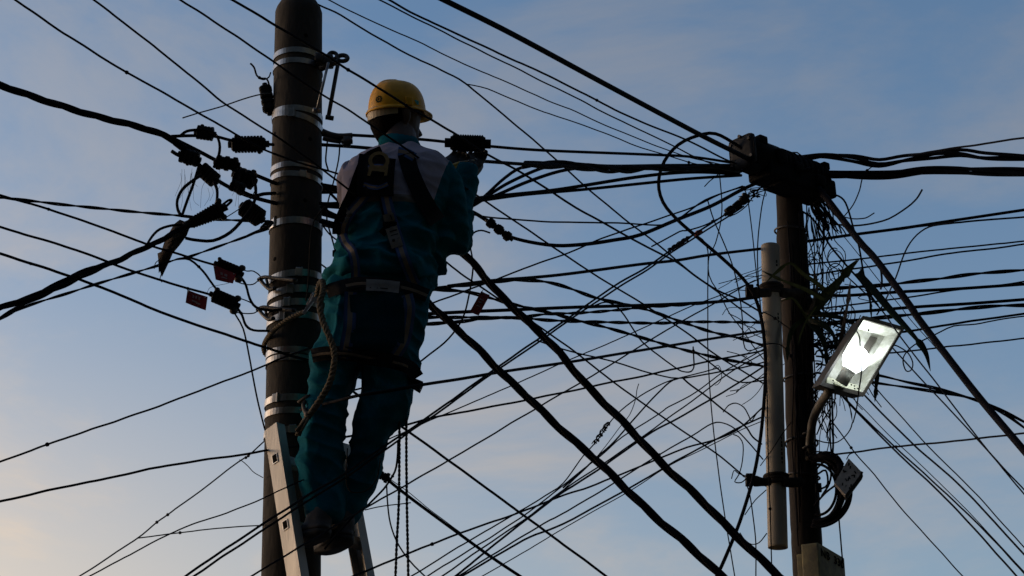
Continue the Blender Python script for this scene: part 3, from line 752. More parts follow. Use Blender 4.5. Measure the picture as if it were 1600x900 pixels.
# ------------------------------------------------------------------ splitter box, cable coil, marked concrete block
sb = thing('splitter_box', 'tilted grey splitter box covered in dark slots on the cable coil', 'box')
q = [P(1326, 716, 8.72), P(1347, 738, 8.70), P(1321, 773, 8.66), P(1304, 754, 8.68)]
sb.location = q[0]; n_ = (q[1] - q[0]).cross(q[3] - q[0]).normalized()
if n_.dot(FWD) < 0: n_ = -n_
m = MB(); m.prism([p - q[0] for p in q], n_ * 0.022); m.build('face', M['splitter_face'], sb, smooth=False)
e1, e2 = (q[1] - q[0]), (q[3] - q[0])
m = MB(); k_ = [q[1] - q[0] - n_ * 0.004, q[1] - q[0] + e1 * 0.13 + n_ * 0.02, q[2] - q[0] + e1 * 0.13 + n_ * 0.02, q[2] - q[0] - n_ * 0.004]
m.prism(k_, n_ * 0.03); m.build('side', M['closure_grey'], sb, smooth=False)
for k in range(14):
    a, b = random.uniform(0.12, 0.85), random.uniform(0.08, 0.9)
    an = random.choice((0.3, 1.2, 2.2)); m = MB()
    uu, vv = e1.normalized(), e2.normalized()
    dd = (uu * math.cos(an) + vv * math.sin(an)).normalized(); pp = dd.cross(n_).normalized()
    m.box(e1 * a + e2 * b - n_ * 0.0005, dd, pp, n_, 0.0085, 0.0035, 0.0015); m.build('slot', M['ink'], sb, smooth=False)
m = MB(); m.lathe(q[1] - q[0] + e1 * 0.06, n_.cross(e2).normalized(), [(0, 0.006), (0.012, 0.006)], 8); m.build('latch', M['closure_grey'], sb)

coil = thing('cable_coil', 'coil of black cable loops hanging on the dark pole behind the splitter box', 'coil')
for k, (ro, ry, wd) in enumerate(((1.0, 1.0, 2.6), (0.97, 0.985, 1.8), (0.90, 0.93, 2.0), (0.80, 0.90, 3.0), (0.74, 0.88, 2.8), (0.69, 0.84, 2.8), (0.64, 0.86, 2.2), (0.55, 0.72, 2.2), (0.94, 1.06, 1.2))):
    cx_, cy_ = 1277 + 0.6 * (k % 3), 766 + random.uniform(-2, 2)
    pts = []
    for i in range(17):
        a = R(-105 + i * 205 / 16)
        pts.append((cx_ + math.cos(a) * 53 * ro, cy_ + math.sin(a) * 55 * ry, 8.86 - 0.10 * math.cos(a) + 0.014 * (k % 4)))
    m = MB(); m.tube(path3(pts, (8.8, 8.8), 6), wd * mpp(rp(760)), 7); m.build('loop', M['rubber'], coil)
for pts in ([(1272, 712, 8.9), (1290, 706, 8.8), (1308, 712, 8.75), (1318, 726, 8.74)], [(1274, 735, 8.9), (1288, 722, 8.84), (1298, 735, 8.8), (1296, 755, 8.8), (1284, 775, 8.85)], [(1276, 742, 8.9), (1290, 735, 8.85), (1293, 757, 8.82), (1280, 765, 8.86)], [(1272, 790, 8.9), (1290, 770, 8.82), (1310, 755, 8.76)]):
    m = MB(); m.tube(path3(pts, (8.8, 8.8), 5), 1.6 * mpp(rp(760)), 7); m.build('loop', M['rubber'], coil)
m = MB(); m.tube(path3([(1270, 716, 8.9), (1290, 712, 8.8), (1310, 722, 8.75), (1314, 742, 8.74)], (8.8, 8.8), 5), 5 * mpp(rp(760)), 9); m.build('bundle', M['rubber'], coil)
m = MB(); m.box(P(1279, 762, 8.85), X3, Y3, Z3, 4.5 * mpp(rp(760)), 0.01, 7 * mpp(rp(760)), bev=0.003); m.build('hanger', M['plastic_black'], coil)

blk = thing('concrete_block', 'yellowish concrete block with black letters at the foot of the frame by the pole', 'block')
f0, f1, f2 = P(1278, 847, 8.62), P(1320, 877, 8.95), P(1262, 851, 8.86)
blk.location = f0
eu = (f1 - f0); eu.z = 0; Lu = eu.length; eu.normalize()
ev = Vector((-eu.y, eu.x, 0))
if ev.x > 0: ev = -ev
m = MB(); hh = 0.45
m.box(eu * (Lu / 2) + ev * 0.045 - Z3 * hh, eu, ev, Z3, Lu / 2, 0.045, hh, bev=0.008); m.build('body', M['stone_box'], blk)
m = MB(); m.box(eu * (Lu * 0.5) + ev * 0.115 - Z3 * (hh + 0.03), eu, ev, Z3, Lu * 0.32, 0.026, hh, bev=0.006); m.build('back_block', M['stone_box'], blk)
cu = bpy.data.curves.new('letters', 'FONT'); cu.body = 'NB  330'; cu.size = 0.075; cu.extrude = 0.0012; cu.space_character = 1.05
to = bpy.data.objects.new('letters_tmp', cu); C.objects.link(to)
bpy.context.view_layer.update()
me = bpy.data.meshes.new_from_object(to.evaluated_get(bpy.context.evaluated_depsgraph_get()))
bpy.data.objects.remove(to)
wid = max(v.co.x for v in me.vertices)
sc_ = (Lu * 0.86) / wid
lo_ = bpy.data.objects.new('lettering', me); C.objects.link(lo_); me.materials.append(M['ink'])
lo_.parent = blk
lo_.matrix_local = Matrix.Translation(eu * (Lu * 0.07) - ev * 0.0022 - Z3 * 0.062) @ Matrix((eu, Z3, -ev)).transposed().to_4x4() @ Matrix.Diagonal((sc_, 0.75, 1, 1))

# ------------------------------------------------------------------ strap-leaved plant lodged on the pole
plant = thing('strap_leaf_plant', 'plant with long narrow drooping leaves lodged on the pole behind the lamp', 'plant')
pc = P(1262, 495, 8.86); plant.location = pc
def leaf(pts, w, mat_, yaw=0.35):
    p3 = path3(pts, (8.8, 8.8), 6); n = len(p3); m = MB(); vs = []; s = mpp(pc)
    for i, p in enumerate(p3):
        f = i / (n - 1); t = (p3[min(i + 1, n - 1)] - p3[max(i - 1, 0)]).normalized()
        sd = t.cross(FWD).normalized(); sd = (sd + FWD * yaw).normalized()
        ww = w * s / 2 * (0.45 + 0.55 * math.sin(math.pi * min(1, f * 1.25 + 0.1) ** 0.8) if f < 0.72 else max(0.02, (1 - f) / 0.28) ** 0.8)
        fold = t.cross(sd).normalized() * (ww * 0.45)
        if fold.dot(FWD) < 0: fold = -fold
        for k in (-1, 0, 1): vs.append(p - pc + sd * (ww * k) + fold * (1 - abs(k)))
        for k in (1, 0, -1): vs.append(p - pc + sd * (ww * k) + fold * (1 - abs(k)) + fold.normalized() * 0.0012)
    fs = [(6 * i + k, 6 * i + (k + 1) % 6, 6 * i + 6 + (k + 1) % 6, 6 * i + 6 + k) for i in range(n - 1) for k in range(6)]
    m.add(vs, fs); m.build('leaf', M[mat_], plant)
for pts, w, mt, yw in (
    ([(1262, 495, 8.84), (1285, 468, 8.74), (1312, 438, 8.66), (1339, 406, 8.6)], 19, 'leaf', 0.2),
    ([(1266, 488, 8.8), (1300, 455, 8.72), (1325, 425, 8.66), (1345, 402, 8.62)], 8, 'leaf', 0.8),
    ([(1300, 462, 8.72), (1278, 444, 8.7), (1255, 428, 8.66), (1235, 411, 8.64), (1215, 424, 8.6), (1196, 442, 8.58)], 11, 'leaf_yellow', 0.3),
    ([(1290, 470, 8.75), (1258, 452, 8.68), (1222, 438, 8.62), (1190, 423, 8.58)], 11, 'leaf_yellow', 0.4),
    ([(1276, 478, 8.74), (1262, 498, 8.7), (1252, 520, 8.68), (1247, 540, 8.67)], 5, 'leaf_yellow', 0.2),
    ([(1308, 560, 8.75), (1316, 520, 8.7), (1325, 470, 8.64), (1329, 437, 8.62)], 11, 'leaf_dry', 0.3),
    ([(1340, 425, 8.75), (1362, 450, 8.68), (1396, 490, 8.55), (1428, 525, 8.46), (1446, 550, 8.44), (1454, 580, 8.44)], 14, 'leaf', 0.3),
    ([(1345, 420, 8.8), (1356, 448, 8.78), (1360, 475, 8.78), (1362, 500, 8.78)], 6, 'leaf', 0.3),
    ([(1364, 560, 8.85), (1370, 585, 8.82), (1369, 605, 8.8), (1367, 628, 8.8)], 11, 'leaf', 0.3),
    ([(1318, 606, 8.7), (1324, 625, 8.66), (1329, 640, 8.65), (1332, 660, 8.65)], 5, 'leaf_yellow', 0.3),
    ([(1262, 500, 8.84), (1282, 505, 8.76), (1300, 520, 8.72), (1310, 545, 8.7)], 12, 'leaf', 0.4),
    ([(1262, 500, 8.84), (1280, 520, 8.76), (1290, 545, 8.74), (1292, 575, 8.74)], 12, 'leaf', 0.3),
    ([(1262, 490, 8.84), (1290, 492, 8.78), (1318, 498, 8.76), (1345, 512, 8.78)], 10, 'leaf', 0.5),
    ([(1258, 498, 8.82), (1240, 512, 8.74), (1232, 535, 8.72), (1230, 565, 8.72)], 9, 'leaf', 0.3),
    ([(1262, 492, 8.82), (1272, 470, 8.76), (1276, 445, 8.74), (1272, 420, 8.74)], 8, 'leaf_dry', 0.3),
    ([(1262, 500, 8.82), (1250, 480, 8.74), (1238, 466, 8.7), (1222, 470, 8.68)], 8, 'leaf_yellow', 0.5),
    ([(1300, 590, 8.75), (1305, 612, 8.72), (1303, 640, 8.72)], 6, 'leaf_dry', 0.3)):
    leaf(pts, w * (0.92 if mt == 'leaf' else 0.62), mt, yw)

# ------------------------------------------------------------------ cables and wires (way-points traced along each line, with its own distance)
W = 'service_wire'
GA = 'thin wires slanting down from the upper left in front of the pole'
cable(W, 'thin wire from upper left crossing the pole and the lineman\'s back to the closure', [(25, 0), (100, 52), (190, 108), (290, 165), (375, 214), (430, 241), (505, 265), (555, 279), (620, 297), (690, 323), (738, 335), (800, 343), (873, 347), (973, 349), (1033, 352), (1058, 344), (1102, 313), (1160, 291)], 3.2, (4.6, 8.75), 'wire', GA, mb_extra=dots([.20]), sides=6)
cable(W, 'thin wire from the top left corner, second from left, ending at the lower pipe clamp', [(147, 0), (225, 60), (300, 120), (360, 168), (430, 212), (500, 262), (546, 297), (600, 337), (660, 381), (720, 427), (773, 463), (835, 505), (896, 548), (960, 598), (1047, 660), (1092, 690), (1120, 709), (1148, 732), (1163, 745)], 3.0, (4.5, 8.7), 'wire', GA)
cable(W, 'thin wire passing just under the helmet and over the lineman\'s right shoulder', [(283, 0), (380, 64), (429, 97), (464, 122), (504, 148), (544, 171), (582, 198), (611, 217), (651, 244), (691, 272), (735, 299), (800, 343), (873, 392), (923, 425), (1001, 473), (1071, 519), (1121, 556), (1193, 599)], 3.0, (4.5, 8.85), 'wire', GA)
cable(W, 'thin dark wire drawn across the front of the yellow helmet', [(363, 0), (380, 9), (429, 39), (504, 83), (544, 109), (584, 133), (644, 170), (714, 211), (754, 237), (797, 260), (827, 277), (893, 320), (1000, 380), (1056, 409), (1089, 433), (1120, 453), (1156, 469), (1192, 490)], 3.6, (4.5, 8.85), 'wire', GA, mb_extra=dots([.26, .36]))
GB = 'wires fanning from the top edge to the splice closure'
cable(W, 'wire from the pole top that forks steeply down to the upper pipe clamp', [(455, -14), (499, 8), (533, 24), (580, 53), (640, 86), (690, 110), (728, 131), (787, 180), (847, 230), (913, 290), (973, 340), (1029, 383), (1062, 411), (1084, 429), (1124, 458), (1156, 482), (1192, 508)], 2.8, (6.0, 8.85), 'wire', GB)
cable(W, 'thinner fork branch running flatter to the closure, lowest of the top fan', [(728, 131), (762, 139), (800, 155), (850, 175), (931, 203), (994, 228), (1050, 245), (1087, 256), (1150, 266)], 2.0, (6.9, 8.75), 'wire', GB)
cable(W, 'thinnest wire starting at the top edge just right of the pole top', [(514, 0), (572, 29), (644, 61), (725, 100), (789, 127), (847, 153), (900, 175), (956, 200), (1034, 231), (1081, 247), (1152, 262)], 2.0, (5.8, 8.72), 'wire', GB)
cable(W, 'thinner lower one of the close pair of wires above the helmet', [(594, 0), (662, 35), (760, 84), (847, 127), (900, 153), (972, 190), (1050, 227), (1097, 250), (1152, 268)], 2.4, (5.7, 8.70), 'wire', GB)
cable(W, 'thicker upper one of the close pair of wires above the helmet', [(608, 0), (662, 29), (760, 74), (847, 114), (900, 140), (987, 184), (1069, 217), (1131, 248), (1155, 258)], 3.2, (5.7, 8.68), 'wire', GB)
cable('feeder_cable', 'thick straight black cable from the top edge into the closure\'s grey end', [(694, 0), (800, 53), (956, 137), (1091, 209), (1153, 240), (1172, 250)], 8.5, (5.6, 8.6), 'cable', sides=10)
cable('looped_cable', 'thick cable looping left of the closure then running down beside the pale pipe', [(1168, 240, 8.6), (1150, 226, 8.6), (1118, 209, 8.58), (1090, 212, 8.55), (1060, 226, 8.55), (1038, 252, 8.55), (1029, 285, 8.55), (1036, 316, 8.56), (1058, 343, 8.58), (1090, 371, 8.6), (1130, 405, 8.62), (1156, 430, 8.64), (1175, 455, 8.66), (1188, 490, 8.68), (1195, 540, 8.7), (1196, 590, 8.7), (1192, 650, 8.68), (1186, 700, 8.65), (1176, 750, 8.6), (1156, 815, 8.55), (1133, 872, 8.5), (1120, 900, 8.48)], 5.6, cat='cable', sides=9)

GC = 'cables arriving from the left edge'
cable('twisted_cable', 'heavy twisted black cable entering top left and reaching the clamp cluster', [(0, 133), (60, 154), (140, 179), (200, 194), (245, 207), (275, 222), (300, 240)], 12.5, (5.0, 5.72), 'cable', GC, twist=3, pitch=210)
cable('twisted_cable', 'thin twisted pair entering left just above the straight wires to the red tags', [(0, 309), (40, 313), (100, 320), (160, 326), (220, 332), (280, 337), (340, 343), (420, 346)], 5.5, (5.0, 5.88), 'cable', GC, twist=2, pitch=130)
cable(W, 'straight wire from the left edge to the upper dead-end clamp', [(0, 305), (60, 322), (150, 352), (240, 385), (336, 414)], 4.2, (5.0, 5.6), 'wire', GC)
cable(W, 'straight wire from the left edge holding the lower hanging red tag', [(0, 354), (120, 391), (220, 428), (331, 461)], 4.4, (5.0, 5.6), 'wire', GC, mb_extra=dots([.9]))
cable(W, 'lowest straight wire from the left edge passing under both red tags to the pole', [(0, 396), (150, 446), (260, 491), (360, 525), (415, 543), (462, 558), (500, 568)], 4.6, (5.0, 5.85), 'wire', GC)
cable('twisted_cable', 'heavy twisted bundle rising from the left edge to the brown rag', [(0, 481), (50, 464), (83, 448), (133, 424), (180, 409), (213, 393), (247, 378), (275, 362), (300, 350)], 10.5, (4.9, 5.6), 'cable', GC, twist=3, pitch=190)
cable('twisted_cable', 'second twisted bundle just below the heavy one at the left edge', [(0, 498), (40, 474), (80, 456), (120, 437), (160, 418), (200, 402)], 8, (4.88, 5.4), 'cable', GC, twist=2, pitch=150)
cable('twisted_cable', 'thin twisted cable running below the rag and on past it to the pole', [(0, 497), (43, 478), (110, 457), (150, 444), (207, 427), (247, 415), (277, 405), (293, 402), (350, 382), (420, 357)], 5, (4.9, 5.9), 'cable', GC, twist=2, pitch=150)
cable(W, 'curved wire dropping from under the rag to the lower dead-end clamp', [(277, 405), (296, 406), (317, 423), (330, 441), (342, 458)], 3.6, (5.55, 5.6), 'wire', GC)
cable('jumper_cable', 'short curved cable joining the heavy bundle left of the brown rag', [(228, 385), (238, 369), (250, 358), (270, 352), (290, 352)], 4.2, (5.5, 5.6), 'cable')
GD = 'jumper cables looping between the clamps left of the pole'
cable('jumper_cable', 'straight cable through the uppermost small clamp to the long clamp', [(268, 213), (300, 212), (335, 213), (360, 219), (395, 224), (428, 226)], 5.2, (5.7, 5.92), 'cable', GD)
cable('jumper_cable', 'loop arching over the uppermost clamp and curling down to the double connector', [(282, 212), (292, 205), (308, 203), (322, 204), (336, 209), (343, 224), (342, 242), (334, 262)], 4.7, (5.7, 5.72), 'cable', GD)
cable('jumper_cable', 'upper slanting strand from the twisted cable through the double connector to the pole', [(270, 216), (310, 236), (345, 254), (385, 268), (432, 287)], 6.4, (5.7, 5.93), 'cable', GD)
cable('jumper_cable', 'lower slanting strand through the tilted clamp to the pole', [(272, 224), (300, 246), (325, 271), (350, 288), (385, 305), (432, 318)], 6.4, (5.68, 5.93), 'cable', GD)
cable('jumper_cable', 'stub cable end poking out left of the clamp with hanging threads', [(268, 236), (280, 243), (300, 248), (318, 268)], 5.9, (5.68, 5.7), 'cable', GD)
cable('jumper_cable', 'straight steep cable from the tilted clamp down to the ribbed sleeve', [(310, 262), (302, 288), (293, 312), (284, 338)], 5.0, (5.7, 5.62), 'cable', GD)
cable('jumper_cable', 'rounded cable loop left of the steep cable under the clamp cluster', [(314, 274), (300, 283), (285, 296), (277, 313), (278, 328), (284, 338)], 5.0, (5.68, 5.62), 'cable', GD)
cable('jumper_cable', 'short hanging cable from the tilted clamp to the ribbed sleeve\'s far end', [(334, 284), (339, 296), (339, 312), (335, 330)], 5.0, (5.7, 5.62), 'cable', GD)
cable('jumper_cable', 'cable from the wide clamp curling down past the ribbed clamp', [(392, 277), (399, 290), (399, 308), (393, 325), (380, 342), (360, 363), (333, 376), (305, 375), (290, 372)], 5.4, (5.8, 5.6), 'cable', GD)
cable('jumper_cable', 'short cable between the small round clamp and the pole', [(372, 296), (395, 306), (412, 303), (430, 302)], 5.9, (5.76, 5.93), 'cable', GD)
cable('jumper_cable', 'folded cable end looping out of the ribbed sleeve', [(345, 330), (358, 318), (362, 313), (357, 313), (345, 322)], 4.2, (5.62, 5.62), 'cable', GD)
cable(W, 'thin tie wire from the ribbed sleeve up to the clamp cluster', [(350, 342), (372, 328), (390, 312), (400, 295)], 1.6, (5.62, 5.8), 'wire')
cable(W, 'thin wire from the pole\'s wire knot down left to the dead-end clamps', [(420, 350), (408, 358), (395, 364), (380, 372)], 2.4, (5.92, 5.8), 'wire')
kn = MB(); s = mpp(P(418, 352, 5.9))
for k in range(5):
    c = P(417, 352, 5.88); n = 14
    kn.tube([c + Vector((math.cos(2 * math.pi * i / n + k) * (5 + k) * s, math.sin(2 * math.pi * i / n) * 4 * s, math.sin(2 * math.pi * i / n + k * 1.3) * (4 + k * .7) * s)) for i in range(n)], 1.5 * s, 6, closed=True)
tag(kn.build('wire_knot', M['steel_dark']), 'dark knot of twisted wire at the pole\'s left edge under the ribbed clamp', 'knot')
GE = 'tails from the dead-end clamps to the pole'
cable('tail_cable', 'black tail cable from the upper dead-end clamp down to the pole band', [(374, 430), (384, 445), (390, 466), (400, 480), (420, 485), (440, 483)], 4.2, (5.6, 5.88), 'cable', GE)
cable('tail_cable', 'black tail cable from the lower dead-end clamp sagging to the pole', [(369, 479), (378, 492), (384, 508), (396, 516), (420, 517)], 4.2, (5.6, 5.92), 'cable', GE)
cable(W, 'bail wire joining the upper dead-end clamp to its hook', [(376, 420), (386, 423), (396, 424), (406, 431), (406, 436)], 2.0, (5.6, 5.95), 'wire')
cable(W, 'lower bail wire under the upper dead-end clamp', [(368, 440), (380, 444), (395, 444), (405, 437)], 2.0, (5.6, 5.95), 'wire')
cable(W, 'bail wire joining the lower dead-end clamp to its hook', [(371, 465), (385, 469), (396, 476), (403, 482)], 2.0, (5.6, 5.95), 'wire')
cable(W, 'straight bail wire under the lower dead-end clamp', [(366, 488), (382, 490), (397, 489), (404, 484)], 2.0, (5.6, 5.95), 'wire')
cable(W, 'thin drop wire hanging from the lower dead-end clamp down past the pole bands', [(365, 487), (380, 514), (390, 560), (394, 582), (402, 623), (413, 668), (418, 680)], 2.8, (5.6, 5.88), 'wire')
cable(W, 'hair-thin loose wire between the two dead-end clamps', [(324, 457), (328, 450), (342, 445), (358, 442)], 0.8, (5.6, 5.6), 'wire')
GF = 'loose wire ends high on the pole'
cable(W, 'loose pale wire sticking out left below the top of the pole', [(285, 184), (310, 177), (345, 166), (380, 155), (410, 147), (424, 146)], 2.2, (5.9, 5.96), 'wire', GF, mat=M['wire_grey'])
cable(W, 'short curled wire stub pointing up left of the pole', [(391, 99), (397, 106), (401, 117), (408, 122), (417, 124), (421, 134)], 3.0, (5.93, 5.96), 'wire', GF, mat=M['rubber_worn'])
cable(W, 'tiny upright wire stub next to the curled one', [(423, 113), (420, 121), (412, 124), (404, 122)], 2.4, (5.95, 5.95), 'wire', GF, mat=M['rubber_worn'])
cable(W, 'slack wire hanging down the front of the pole from mid height to the belt rope', [(508, 322), (500, 332), (490, 347), (485, 376), (483, 420), (481, 450), (478, 470)], 2.4, (5.87, 5.8), 'wire', mat=M['rubber_worn'])
GG = 'short wires between the pole and the lineman\'s left side'
cable('tail_cable', 'short black cable leaving the pole below the strain bracket, nearest it', [(512, 216), (510, 235), (509, 252), (513, 266)], 2.8, (5.95, 5.95), 'wire', GG)
cable('tail_cable', 'longer slack wire hanging from the star nut beside the pole', [(531, 224), (529, 250), (521, 285), (512, 318), (511, 345), (518, 370), (524, 392)], 2.6, (5.95, 5.9), 'wire', GG)
cable('tail_cable', 'upper slanting cable stub from the pole to the lineman\'s left shoulder', [(502, 286), (520, 306), (545, 330)], 4.2, (5.95, 6.05), 'cable', GG)
cable('tail_cable', 'level cable stub from the pole to the lineman\'s left armpit', [(500, 318), (520, 318), (545, 316)], 5.4, (5.95, 6.05), 'cable', GG)
cable('tail_cable', 'slanting cable stub crossing below the level one', [(502, 322), (520, 336), (550, 352)], 5.4, (5.95, 6.05), 'cable', GG)
cable('tail_cable', 'lower cable stub from the pole beside the lineman\'s waist', [(500, 346), (522, 352), (550, 358)], 6.0, (5.95, 6.05), 'cable', GG)
cable('tail_cable', 'lowest thin cable stub beside the lineman\'s waist', [(504, 352), (515, 366), (530, 378)], 2.6, (5.95, 6.0), 'cable', GG)
cable(W, 'thin wire passing behind the pole towards the lineman\'s belt', [(430, 372), (470, 398), (503, 414), (520, 428)], 2.6, (6.15, 6.1), 'wire')

# --- middle span: pole and lineman to the closure
cable('spliced_cable', 'cable with the large ribbed joint running from the pole to the closure', [(505, 211), (545, 211), (600, 214), (660, 218), (700, 222), (770, 229), (850, 235), (1000, 241), (1080, 245), (1155, 256)], 5.0, (5.95, 8.8), 'cable')
cable('worked_cable', 'cable gripped by the lineman\'s right hand, second below the ribbed joint', [(500, 226, 6.02), (560, 230, 6.1), (640, 238, 6.1), (700, 249, 6.08), (755, 252, 6.12), (850, 258, 6.6), (1000, 261, 7.6), (1155, 262, 8.8)], 5.4, cat='cable')
GH = 'cables fanning from behind the lineman\'s elbow to the closure'
cable('fan_cable', 'uppermost steep strand of the fan that rises behind the lineman\'s elbow', [(500, 325), (560, 350), (640, 362), (700, 345), (740, 320), (757, 307), (790, 277), (820, 260), (873, 254), (950, 259), (1050, 258), (1155, 258)], 5.0, (6.2, 8.8), 'cable', GH)
cable('fan_cable', 'second strand of the fan merging into the thick bundle', [(500, 330), (560, 350), (640, 356), (700, 340), (745, 318), (768, 302), (800, 283), (853, 261), (900, 258), (960, 263), (1050, 264), (1155, 264)], 5.2, (6.2, 8.8), 'cable', GH)
cable('fan_cable', 'third strand of the fan, joining the bundle furthest right', [(500, 334), (560, 348), (640, 350), (700, 335), (745, 316), (778, 304), (827, 283), (887, 265), (960, 260), (1050, 266), (1155, 269)], 5.4, (6.2, 8.8), 'cable', GH)
cable('fan_cable', 'upper flat cable under the fan from the elbow to the closure', [(500, 318), (600, 324), (690, 318), (733, 311), (800, 304), (873, 296), (1000, 276), (1080, 269), (1155, 272)], 5.8, (6.2, 8.82), 'cable', GH)
cable('fan_cable', 'lowest flat cable under the fan, swinging slightly lower at mid span', [(500, 322), (600, 328), (690, 322), (753, 313), (820, 304), (913, 296), (1000, 287), (1080, 279), (1158, 274)], 5.2, (6.25, 8.82), 'cable', GH)
cable('twisted_cable', 'loose twisted bundle right of the elbow, just below the gripped cable', [(820, 258), (873, 257), (940, 264), (1000, 264), (1080, 262), (1155, 266)], 13, (6.5, 8.78), 'cable', GH, twist=3, pitch=300, loose=0.4)
cable('jumper_cable', 'cable with the taped joint sagging from the elbow and rising to the closure', [(500, 300), (600, 300), (700, 318), (738, 331), (770, 351), (800, 371), (860, 383), (910, 382), (960, 375), (1000, 367), (1056, 344), (1111, 322), (1156, 298), (1182, 286)], 6.2, (6.15, 8.75), 'cable')
cable('jumper_cable', 'slack thin cable arching below the taped joint down behind the lineman\'s thigh', [(766, 364), (752, 360), (740, 364), (733, 376), (737, 397), (739, 420), (733, 460), (723, 497), (701, 529), (672, 553), (640, 575), (570, 605), (497, 620)], 2.8, (6.1, 6.02), 'cable')
cable('tail_cable', 'small hooked wire end just right of the lineman\'s elbow', [(715, 372), (728, 368), (734, 361), (733, 356), (728, 358)], 2.4, (5.95, 6.0), 'cable')
GI = 'cables from the lineman\'s hip to the dark pole'
cable('twisted_cable', 'twisted pair leaving the lineman\'s waist and sagging to the pale pipe', [(498, 476), (570, 474), (640, 462), (677, 452), (733, 445), (773, 440), (827, 438), (873, 445), (933, 466), (980, 476), (1020, 487), (1065, 503), (1113, 519), (1153, 528), (1193, 540)], 6.6, (6.2, 8.9), 'cable', GI, twist=2, pitch=150)
cable('service_cable', 'straight cable rising from the sagging pair to the pipe\'s top', [(700, 447), (773, 438), (827, 434), (887, 428), (1000, 413), (1056, 407), (1111, 398), (1195, 388)], 5.0, (6.3, 8.95), 'cable', GI)
cable('twisted_cable', 'twisted pair starting at the waist and dropping below the straight hip cables', [(498, 456), (570, 452), (640, 452), (675, 452), (720, 455), (747, 460), (784, 471), (821, 480), (861, 489), (900, 500), (948, 512), (1001, 527), (1055, 543), (1103, 555), (1140, 563), (1193, 572)], 6.4, (6.25, 8.92), 'cable', GI, twist=2, pitch=150)
cable('service_cable', 'upper of the nearly level cables leaving the lineman\'s hip', [(498, 496), (570, 494), (620, 493), (656, 491), (733, 487), (805, 484), (900, 480), (1033, 476), (1127, 471), (1185, 464)], 5.6, (6.2, 8.75), 'cable', GI)
cable('twisted_cable', 'twisted pair just under the upper level hip cable', [(498, 504), (570, 498), (620, 497), (656, 496), (720, 496), (760, 496), (811, 496), (853, 491), (907, 489), (960, 485), (1010, 480), (1060, 477), (1120, 472)], 6, (6.22, 8.4), 'cable', GI, twist=2, pitch=130)
cable('twisted_cable', 'lowest level twisted pair from the hip to the pipe', [(498, 514), (570, 512), (620, 509), (659, 507), (715, 503), (768, 497), (813, 497), (867, 501), (967, 504), (1033, 505), (1092, 503), (1192, 504)], 6.2, (6.25, 8.92), 'cable', GI, twist=2, pitch=140)
cable('service_cable', 'cable crossing the lineman\'s right thigh and rising gently to the pipe', [(470, 640, 5.86), (520, 628, 5.5), (560, 618, 5.4), (600, 612, 5.4), (661, 601, 5.5), (720, 592, 5.8), (784, 581, 6.1), (853, 571, 6.5), (907, 563, 6.8), (967, 553, 7.2), (1047, 540, 7.7), (1113, 529, 8.2), (1193, 517, 8.9)], 4.6, cat='cable', group=GI)
GJ = 'wires rising from lower left to the dark pole'
cable(W, 'thin wire from the left edge crossing the lineman\'s belt up to the closure', [(0, 722), (110, 682), (250, 634), (400, 577), (440, 560), (521, 530), (577, 510), (623, 493), (677, 473), (720, 457), (773, 437), (827, 417), (887, 395), (940, 373), (1000, 352), (1044, 337), (1089, 321), (1124, 304), (1163, 291)], 2.8, (4.8, 8.72), 'wire', GJ, mb_extra=dots([.10]))
cable(W, 'wire from the left edge crossing both the lineman\'s knees to the pipe', [(0, 783), (130, 755), (260, 728), (380, 710), (473, 695), (542, 682), (604, 670), (648, 660), (693, 649), (760, 637), (827, 624), (900, 609), (961, 596), (1025, 583), (1105, 565), (1193, 548)], 3.4, (4.8, 8.9), 'wire', GJ)
cable(W, 'thin wire from the bottom edge crossing the lineman\'s calves to the upper pipe clamp', [(140, 900), (280, 828), (380, 792), (470, 751), (542, 716), (610, 685), (691, 649), (795, 604), (875, 569), (977, 525), (1033, 500), (1084, 477), (1161, 447), (1193, 432)], 2.0, (4.8, 8.9), 'wire', GJ)
cable(W, 'upper of two parallel wires crossing the lineman\'s shins up to the red connector', [(290, 900), (380, 839), (473, 779), (542, 738), (604, 695), (648, 666), (700, 629), (773, 577), (845, 527), (909, 482), (960, 447), (1012, 416), (1051, 389), (1080, 369), (1124, 341), (1160, 318)], 3.4, (4.8, 8.72), 'wire', GJ)
cable(W, 'lower of two parallel wires crossing the lineman\'s shins', [(302, 900), (380, 849), (473, 788), (542, 745), (604, 701), (648, 669), (700, 634), (773, 581), (845, 532), (909, 487), (960, 453), (1012, 421), (1051, 393), (1096, 365), (1130, 343), (1162, 322)], 3.2, (4.85, 8.74), 'wire', GJ)
cable(W, 'wire crossing the lineman\'s boots and climbing to the upper pipe clamp', [(396, 898), (473, 852), (514, 827), (554, 804), (604, 775), (650, 749), (700, 720), (774, 676), (836, 639), (885, 611), (959, 567), (1015, 532), (1060, 505), (1113, 476), (1164, 446), (1180, 438)], 2.6, (4.9, 8.75), 'wire', GJ)
cable(W, 'taut line of grey wire with knots from the bottom edge to the ladder top', [(125, 900), (210, 844), (245, 816), (262, 804), (300, 777), (372, 722), (388, 712), (412, 690)], 2.4, (5.2, 5.95), 'wire', mat=M['wire_grey'], mb_extra=dots([.45, .5, .9, .93]))
cable(W, 'thin grey branch wire leaving the knotted line towards the ladder', [(215, 841), (290, 831), (350, 825), (412, 821)], 2.0, (5.5, 5.95), 'wire', mat=M['wire_grey'])
cable(W, 'tiny curled end of the knotted grey wire beside the ladder', [(374, 718), (380, 722), (388, 729), (398, 739), (411, 747)], 1.4, (5.85, 5.95), 'wire', mat=M['wire_grey'])
GK = 'bottom fan of wires rising to the pale pipe'
